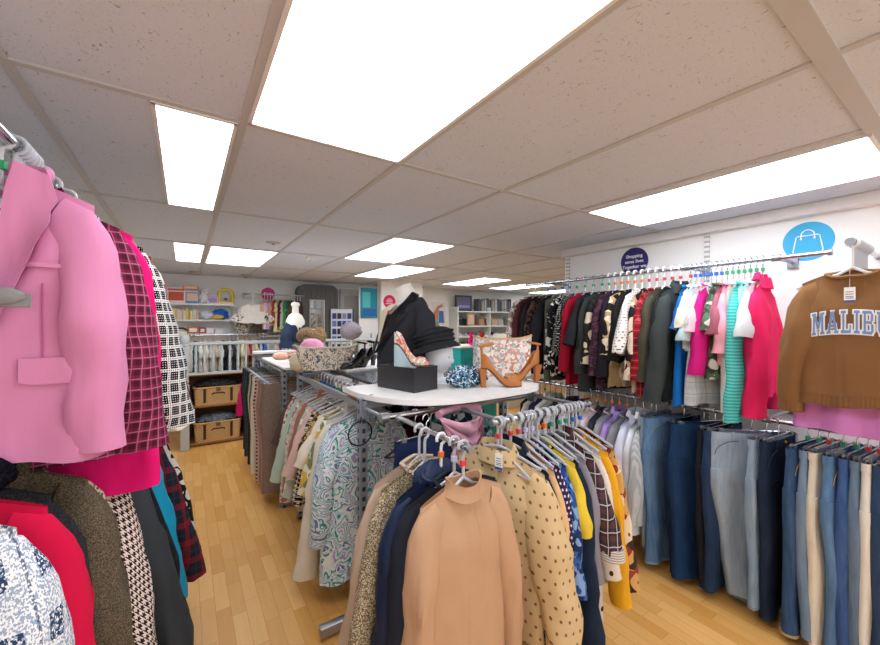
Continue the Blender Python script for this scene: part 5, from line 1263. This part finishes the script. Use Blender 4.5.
for s in (-1, 1): MB().box((s*.18, -.10, -.03), (.02, .18, .05)).build('bracket', grey_p, t, False)
rail_thing('wall_rail', 'lower grey rail of baby grows on the back wall', (.95, 6.30, 1.36), (1.95, 6.30, 1.36), [((1.25, 6.30, 1.36), (1.25, YB-.01, 1.36)), ((1.9, 6.30, 1.36), (1.9, YB-.01, 1.36))], .011)
k3 = [(n_+' sleepsuit', T(solid(c_), name='sleepsuit', sc=.55, L=.8, sleeve='short', slen=.3)) for n_, c_ in (('pink', '#d9a6a8'), ('plum', '#6c4250'), ('white', '#dedad4'), ('brown', '#705a4e'), ('grey', '#9a9698'), ('coral', '#c47a6a'), ('black', '#3a3638'), ('cream', '#e0d6c2'), ('mauve', '#8d7286'), ('tan', '#b08d72'), ('navy', '#3f4458'), ('silver', '#b9b9ba'))]
row('lower baby rail', k3, 'x', 1.22, 1.90, 6.30, 1.36, PI/2-.5, 'white', None)

def roundsign(name, label, c, r, loc, wall, lines, size, colt='#f4f2f5', sub=None):
    t = thing(name, label, 'sign', loc)
    M4 = Matrix.Rotation(PI/2, 4, 'X') if wall == 'back' else Matrix.Rotation(-PI/2, 4, 'Z') @ Matrix.Rotation(PI/2, 4, 'X')
    MB().lathe([(r, 0), (r, .003), (.001, .0031)], n=48).xf(M4).build('disc', plain(c, .5), t)
    for i, l in enumerate(lines):
        m = text_mb(l, size); m.v = [(x, y + ((len(lines)-1)/2-i)*size*1.15, z+.004) for x, y, z in m.v]
        m.xf(M4).build('lettering', plain(colt, .6), t, False)
    return t, M4
roundsign('wall_sign', 'round pink sign on the back wall above the baby clothes', '#e0308c', .105, (1.12, YB-.002, 2.03), 'back', ['Kids'], .075)
roundsign('wall_sign', 'round purple sign with white lettering above the upper right wall rail', '#33266e', .115, (WR-.001, 1.71, 2.075), 'right', ['Shopping', 'saves lives', 'Together we'], .038)
t, M4 = roundsign('wall_sign', 'round sky blue sign with a white handbag outline high on the right wall', '#35aedd', .115, (WR-.001, .655, 2.055), 'right', [], .05)
bagp = [(-.058, -.068), (.058, -.068), (.066, -.06), (.052, .028), (.046, .034), (-.046, .034), (-.052, .028), (-.066, -.06)]
MB().tube([(x, y, .005) for x, y in bagp+[bagp[0], bagp[1]]], .0028, 6).xf(M4).build('bag_outline', plain('#f6f8fa', .6), t)
MB().tube([(-.03, .02, .005)] + [(.03*math.cos(a), .034+.034*math.sin(a), .005) for a in [PI-PI*k/12 for k in range(13)]] + [(.03, .02, .005)], .0028, 6).xf(M4).build('bag_handle', plain('#f6f8fa', .6), t)
for s in (-1, 1): MB().lathe([(.005, .003), (.005, .007), (.001, .0075)], (s*.03, .016, 0), 10).xf(M4).build('stud', plain('#f6f8fa', .6), t)

# fitting cubicle, mirror, display stand, door, poster, pillar
fc = thing('fitting_cubicle', 'dark grey fitting cubicle with rounded top corners and a mirror on the back wall', 'fitting cubicle', (1.86, 6.40, 0))
gp = plain('#61625f', .55, .3); hw, hz, rr = .33, 2.20, .12
arch = [(-hw, 0), (hw, 0), (hw, hz-rr)] + [(hw-rr+rr*math.cos(a), hz-rr+rr*math.sin(a)) for a in [PI/2*k/6 for k in range(1, 7)]] + [(-hw+rr+rr*math.cos(a), hz-rr+rr*math.sin(a)) for a in [PI/2+PI/2*k/6 for k in range(7)]]
MB().prism(arch, 0, .24, 'xz').build('panel', gp, fc, 30)
for k in range(8): MB().box((-.27+.077*k, -.004, 1.05), (.006, .008, 2.1)).build('groove', plain('#4e4f4c', .6), fc, False)
mr = MB().box((-.03, -.014, 1.45), (.25, .02, 1.0)).build('mirror_frame', plain('#c9c3b4', .5), fc, False)
MB().box((-.03, -.026, 1.45), (.22, .004, .96)).build('mirror_glass', plain('#cfd4d4', .04, .6, 1), mr, False)
ds = thing('display_stand', 'white pegboard stand of blue and dark jewellery cards beside the fitting cubicle', 'display stand', (2.22, 6.30, 0), -.25)
MB().box((0, 0, .9), (.36, .03, 1.8), 0, .004).build('panel', plain('#e6e6ea', .5), ds, False); MB().box((.185, .03, .9), (.02, .12, 1.8)).build('side_panel', plain('#2b4a78', .5), ds, False); MB().box((0, .02, .02), (.42, .3, .04)).build('base', plain('#d9d9dc', .5), ds, False)
cc = ['#2d3b7a', '#4b5aa5', '#1f2530', '#6b78b8', '#8d93a8', '#26355f']
for r_ in range(6):
    for k in range(4):
        tag(MB().box((-.125+.083*k, -.024, 1.68-.13*r_), (.066, .014, .095), 0, .003).xf(Matrix.Rotation(-.25, 4, 'Z')).build('jewellery_card', plain(cc[(r_*3+k*2) % 6], .5), None, False, (2.22, 6.30, 0)), 'small blue or dark card hung on the white pegboard stand', 'jewellery card', 'cards on the pegboard stand')
struct(MB().box((2.62, YB-.02, 1.03), (.5, .04, 2.06)).build('door_1', plain('#c3c2ba', .5), None, False))
struct(MB().box((2.335, YB-.03, 1.06), (.07, .06, 2.12)).box((2.905, YB-.03, 1.06), (.07, .06, 2.12)).box((2.62, YB-.03, 2.13), (.64, .06, .07)).build('trim_31', plain('#d8d7d0', .5), None, False))
struct(MB().box((3.19, 6.0, CEIL/2), (.82, .16, CEIL)).build('wall_partition', wall_white(), None, False))
ps = thing('poster', 'teal poster left of the white partition at the back', 'poster', (2.58, 5.98, 1.90)); MB().box((0, 0, 0), (.30, .012, .50)).build('backing', plain('#177f8c', .5), ps, False)
MB().box((-.05, -.0075, .05), (.14, .003, .26)).build('picture', plain('#47b3b5', .5), ps, False); MB().box((.0, -.0075, -.16), (.24, .003, .12)).build('blue_band', plain('#2a5c9e', .5), ps, False)
st = thing('sign_stand', 'slim white stand holding the teal poster', 'stand', (2.58, 6.01, 0)); MB().box((0, 0, 1.08), (.34, .02, 2.16)).build('board', plain('#dcd9d6', .5), st, False); MB().box((0, 0, .02), (.4, .3, .04)).build('foot', plain('#c9c7c4', .5), st, False)
bm = ['#b58c8c', '#d9c8c0', '#3b3b40', '#8d9aa8']
roundsign('wall_sign', 'upper round crimson sign on the white partition beside the black jacket', '#d8255f', .115, (2.93, 5.918, 1.93), 'back', [], .05)
roundsign('wall_sign', 'lower round crimson sign on the white partition under the upper one', '#d8255f', .095, (2.92, 5.918, 1.69), 'back', ['Kids'], .065)
us = [o for o in bpy.data.objects if o.get('label', '').startswith('upper round crimson')][0]
for k, (w_, z_) in enumerate(((.07, .045), (.12, .02), (.11, -.005), (.14, -.035))): MB().box((0, -.0045, z_), (w_, .002, .012)).build('print_line', plain('#f4d6de', .6), us, False)
# photo poster on the back wall
pt_ = thing('poster', 'photo poster of a person in blue jeans on the bright back wall', 'poster', (4.42, YB-.01, 1.76)); MB().box((0, 0, 0), (.40, .016, .52)).build('frame', plain('#f4f2f0', .5), pt_, False)
MB().box((0, -.009, 0), (.35, .003, .47)).build('backdrop', plain('#e6dcd6', .5), pt_, False); MB().prism([(-.12, .02), (-.02, .16), (.10, .20), (.12, .15), (.02, .10), (.0, -.2), (-.14, -.2)], -.012, -.0105, 'xz').build('figure_print', plain('#c08468', .5), pt_, False)
MB().prism([(.02, .06), (.13, .05), (.15, -.2), (.01, -.2)], -.012, -.0105, 'xz').build('jeans_print', plain('#3f78b8', .5), pt_, False)
rbt = tag(MB().blob((0, 0, .12), (.13, .12, .13), fz, 24, 16).build('hat', solid('#8c9488'), None, 70, (3.20, 5.0, 1.40)), 'sage green hat on a stand between the black jacket and the poster', 'hat')
st = thing('display_stand', 'thin stand under the sage green hat', 'stand', (3.20, 5.0, 0)); MB().tube([(0, 0, 0), (0, 0, 1.42)], .012, 10).build('stem', white_board(), st); MB().lathe([(.14, 0), (.14, .012), (.001, .02)]).build('foot', white_board(), st)

# back right shelving
sx0, sx1 = 4.72, 6.55
sh = thing('wall_shelf', 'grey shelving of shoes and bags along the back right wall', 'shelves', (0, YB, 0))
sg = plain('#d3d6cf', .55)
for z, x1 in ((1.80, sx1), (1.49, sx1), (1.26, 6.2), (1.05, 6.2), (.75, 6.2)): MB().box(((sx0+x1)/2, -.17, z), (x1-sx0, .33, .025)).build('shelf_board', sg, sh, False)
for x in (sx0, 5.6, sx1): MB().box((x, -.16, .95), (.025, .32, 1.9)).build('upright', sg, sh, False)
fp = thing('framed_picture', 'dark framed picture standing on the top back shelf', 'picture', (4.98, YB-.16, 1.815)); MB().box((0, 0, .17), (.44, .03, .34), 0, .003).build('frame', plain('#26262e', .4), fp, False); MB().box((0, -.016, .17), (.36, .004, .26)).build('picture', plain('#5d5a78', .4), fp, False); MB().box((0, -.019, .10), (.3, .002, .05)).build('painted_hills', plain('#8d8aa8', .4), fp, False)
xx = 5.34
for i in range(26):
    w = .022+.022*rnd.random(); h = .22+.08*rnd.random(); c = ['#5c5c60', '#3f4046', '#77736e', '#a8a198', '#8d8378', '#c2bab0', '#6a6f78', '#4b4a50'][i % 8]
    t = thing('book', 'grey or brown book in the row on the top back right shelf', 'book', (xx+w/2, YB-.15, 1.814), 0, 'books on the top back right shelf')
    MB().box((0, 0, h/2), (w, .17, h)).build('cover', plain(c, .6), t, False); MB().box((0, .003, h/2), (w*.7, .168, h+.002)).build('pages', plain('#ece6d8', .8), t, False); xx += w+.003
cols_b = [('black', '#1d1d1f'), ('charcoal', '#2d2d30'), ('chocolate', '#4a3428'), ('tan', '#a8805a'), ('burgundy', '#6a2a34'), ('camel', '#b79a78'), ('stone', '#a79c8e'), ('olive', '#5a5846')]
for i, (n_, c_) in enumerate(cols_b):
    tote('handbag', '%s handbag on the second back right shelf' % n_, plain(c_, .5), (4.88+.19*i, YB-.18, 1.503), rnd.uniform(-.2, .2), .17, .15, .1, plain(c_, .4), .05, 1.0, True, i)
sb = thing('photo_frame', 'small wooden photo frame in front of the handbags', 'picture', (5.05, YB-.32, 1.503)); MB().box((0, 0, .13), (.20, .02, .26)).build('frame', plain('#9a7a58', .5), sb, False); MB().box((0, -.011, .13), (.15, .003, .2)).build('print', plain('#c9a890', .5), sb, False)
def sneaker(i, x, z, c, lab):
    t = thing('shoe', lab, 'shoe', (x, YB-.19, z), -PI/2+rnd.uniform(-.3, .3)); R_ = []
    for k in range(11):
        s = k/10; w = .032+.010*sm(.4, .7, s)-.02*sm(.85, 1, s); h = .085-.05*sm(.25, .75, s)-.012*sm(.85, 1, s)
        R_.append([(-.12+.25*s, w*.9, .012), (-.12+.25*s, w, .03), (-.12+.25*s, w*.5, h), (-.12+.25*s, -w*.5, h), (-.12+.25*s, -w, .03), (-.12+.25*s, -w*.9, .012)])
    MB().loft(R_).build('upper', plain(c, .5), t, 60); MB().box((.005, 0, .007), (.25, .075, .014), 0, .003).build('sole', plain('#e6e2da', .5), t)
sc_ = [('white', '#e6e6e4'), ('silver', '#b9bcc0'), ('black', '#1f1f22'), ('pewter', '#85888c'), ('cream', '#dcd2bc'), ('brown', '#6a4a34'), ('navy', '#2b3550'), ('ivory', '#e9e3d4')]
for i, (n_, c_) in enumerate(sc_): sneaker(i, 4.86+.16*i, 1.273, c_, '%s flat shoe on the third back right shelf' % n_)
sc2 = [('gold', '#c79a3c'), ('bronze', '#8d6a3a'), ('jet black', '#151517'), ('honey', '#d2a45c'), ('dark gold', '#a57c28'), ('amber', '#c08a3a'), ('coffee', '#4b3a2c'), ('red', '#b03028')]
for i, (n_, c_) in enumerate(sc2): sneaker(i, 4.86+.16*i, 1.063, c_, '%s dress shoe on the fourth back right shelf' % n_)
tl = thing('display_table', 'teal fronted low display unit behind the black hat', 'display unit', (3.25, 4.12, 0)); MB().box((0, 0, .62), (.62, .45, 1.24), 0, .004).build('cabinet', plain('#1aa0a0', .5), tl, False); MB().box((0, 0, 1.25), (.66, .5, .02)).build('top_board', white_board(), tl, False); MB().box((0, -.23, .62), (.5, .01, 1.0)).build('front_panel', plain('#149090', .5), tl, False)
stuffed('soft_toy', 'pink and magenta soft toy on the teal display unit', 'soft toy', '#d8286c', (3.20, 4.0, 1.26), .8)
stuffed('soft_toy', 'red soft toy beside the magenta one on the teal display unit', 'soft toy', '#b8352c', (3.42, 4.05, 1.26), .8)
wc = thing('book_crate', 'white slatted crate of paperbacks at the back right', 'crate', (5.30, 5.2, 0)); MB().box((0, 0, .56), (.9, .4, 1.12)).build('base', plain('#d9d4c6', .5), wc, False); MB().box((0, -.205, 1.24), (.9, .012, .24)).build('front_panel', plain('#e0dccf', .5), wc, False)
for k in range(9): MB().box((-.4+.1*k, -.213, 1.24), (.012, .006, .22)).build('slat', plain('#bdb7a8', .5), wc, False)
for s in (-1, 1): MB().box((s*.444, 0, 1.24), (.012, .4, .24)).build('side_panel', plain('#e0dccf', .5), wc, False)
for k in range(14):
    t = thing('book', 'paperback standing in the white slatted crate at the back right', 'book', (4.93+.057*k, 5.2, 1.12), 0, 'paperbacks in the slatted crate'); MB().box((0, 0, .11+.01*(k % 3)), (.035, .2, .22+.02*(k % 3))).build('cover', plain(['#8d8a70', '#c9c3a8', '#5a6a58', '#a8a48c'][k % 4], .6), t, False); MB().box((0, .003, .11+.01*(k % 3)), (.024, .199, .223+.02*(k % 3))).build('pages', plain('#ece6d8', .8), t, False)
# dark clothes at the far right
rail_thing('clothes_rail', 'far back rail of black and navy clothes right of the shelves', (6.0, 5.75, 1.86), (7.5, 5.75, 1.86), [((6.05, 5.75, 1.86), (6.05, YB-.01, 1.86)), ((7.45, 5.75, 1.86), (7.45, YB-.01, 1.86))], .013)
fb = [(n_, T(solid(c_), name='coat', L=.9, neck='collar', th=.05)) for n_, c_ in (('navy blazer', '#20283e'), ('blue mac', '#2d4a6a'), ('black blazer', '#1a1a1d'), ('ivory shirt', '#d8d2c6'), ('black parka', '#17181a'), ('grey mac', '#55585c'), ('green parka', '#232b24'), ('black fleece', '#202022'), ('navy fleece', '#262c3c'), ('brown mac', '#4b3a30'), ('slate fleece', '#41464c'), ('black anorak', '#1c1c1e'), ('wine anorak', '#4a2430'), ('teal anorak', '#24464a'))]
row('far back rail', fb, 'x', 6.1, 7.4, 5.75, 1.86, PI/2-.6, 'black', None)
# ------------------------------------------------------------------ world, camera, view
w = bpy.data.worlds.new('shop_daylight'); scene.world = w; w.use_nodes = True
w.node_tree.nodes['Background'].inputs[0].default_value = (1, 1, 1, 1); w.node_tree.nodes['Background'].inputs[1].default_value = .3
cd = bpy.data.cameras.new('camera'); cam = bpy.data.objects.new('camera', cd); COL.objects.link(cam); scene.camera = cam
cd.sensor_width = 36; cd.lens = 379.5/880*36; cd.clip_start = .02
cam.location = (0, 0, CAMZ); cam.rotation_euler = (PI/2, 0, -.592)
scene.view_settings.view_transform = 'Standard'; scene.view_settings.look = 'None'
scene.view_settings.gamma = 1; scene.view_settings.use_curve_mapping = False; scene.view_settings.exposure = .08
scene.cycles.max_bounces = 8; scene.cycles.diffuse_bounces = 5
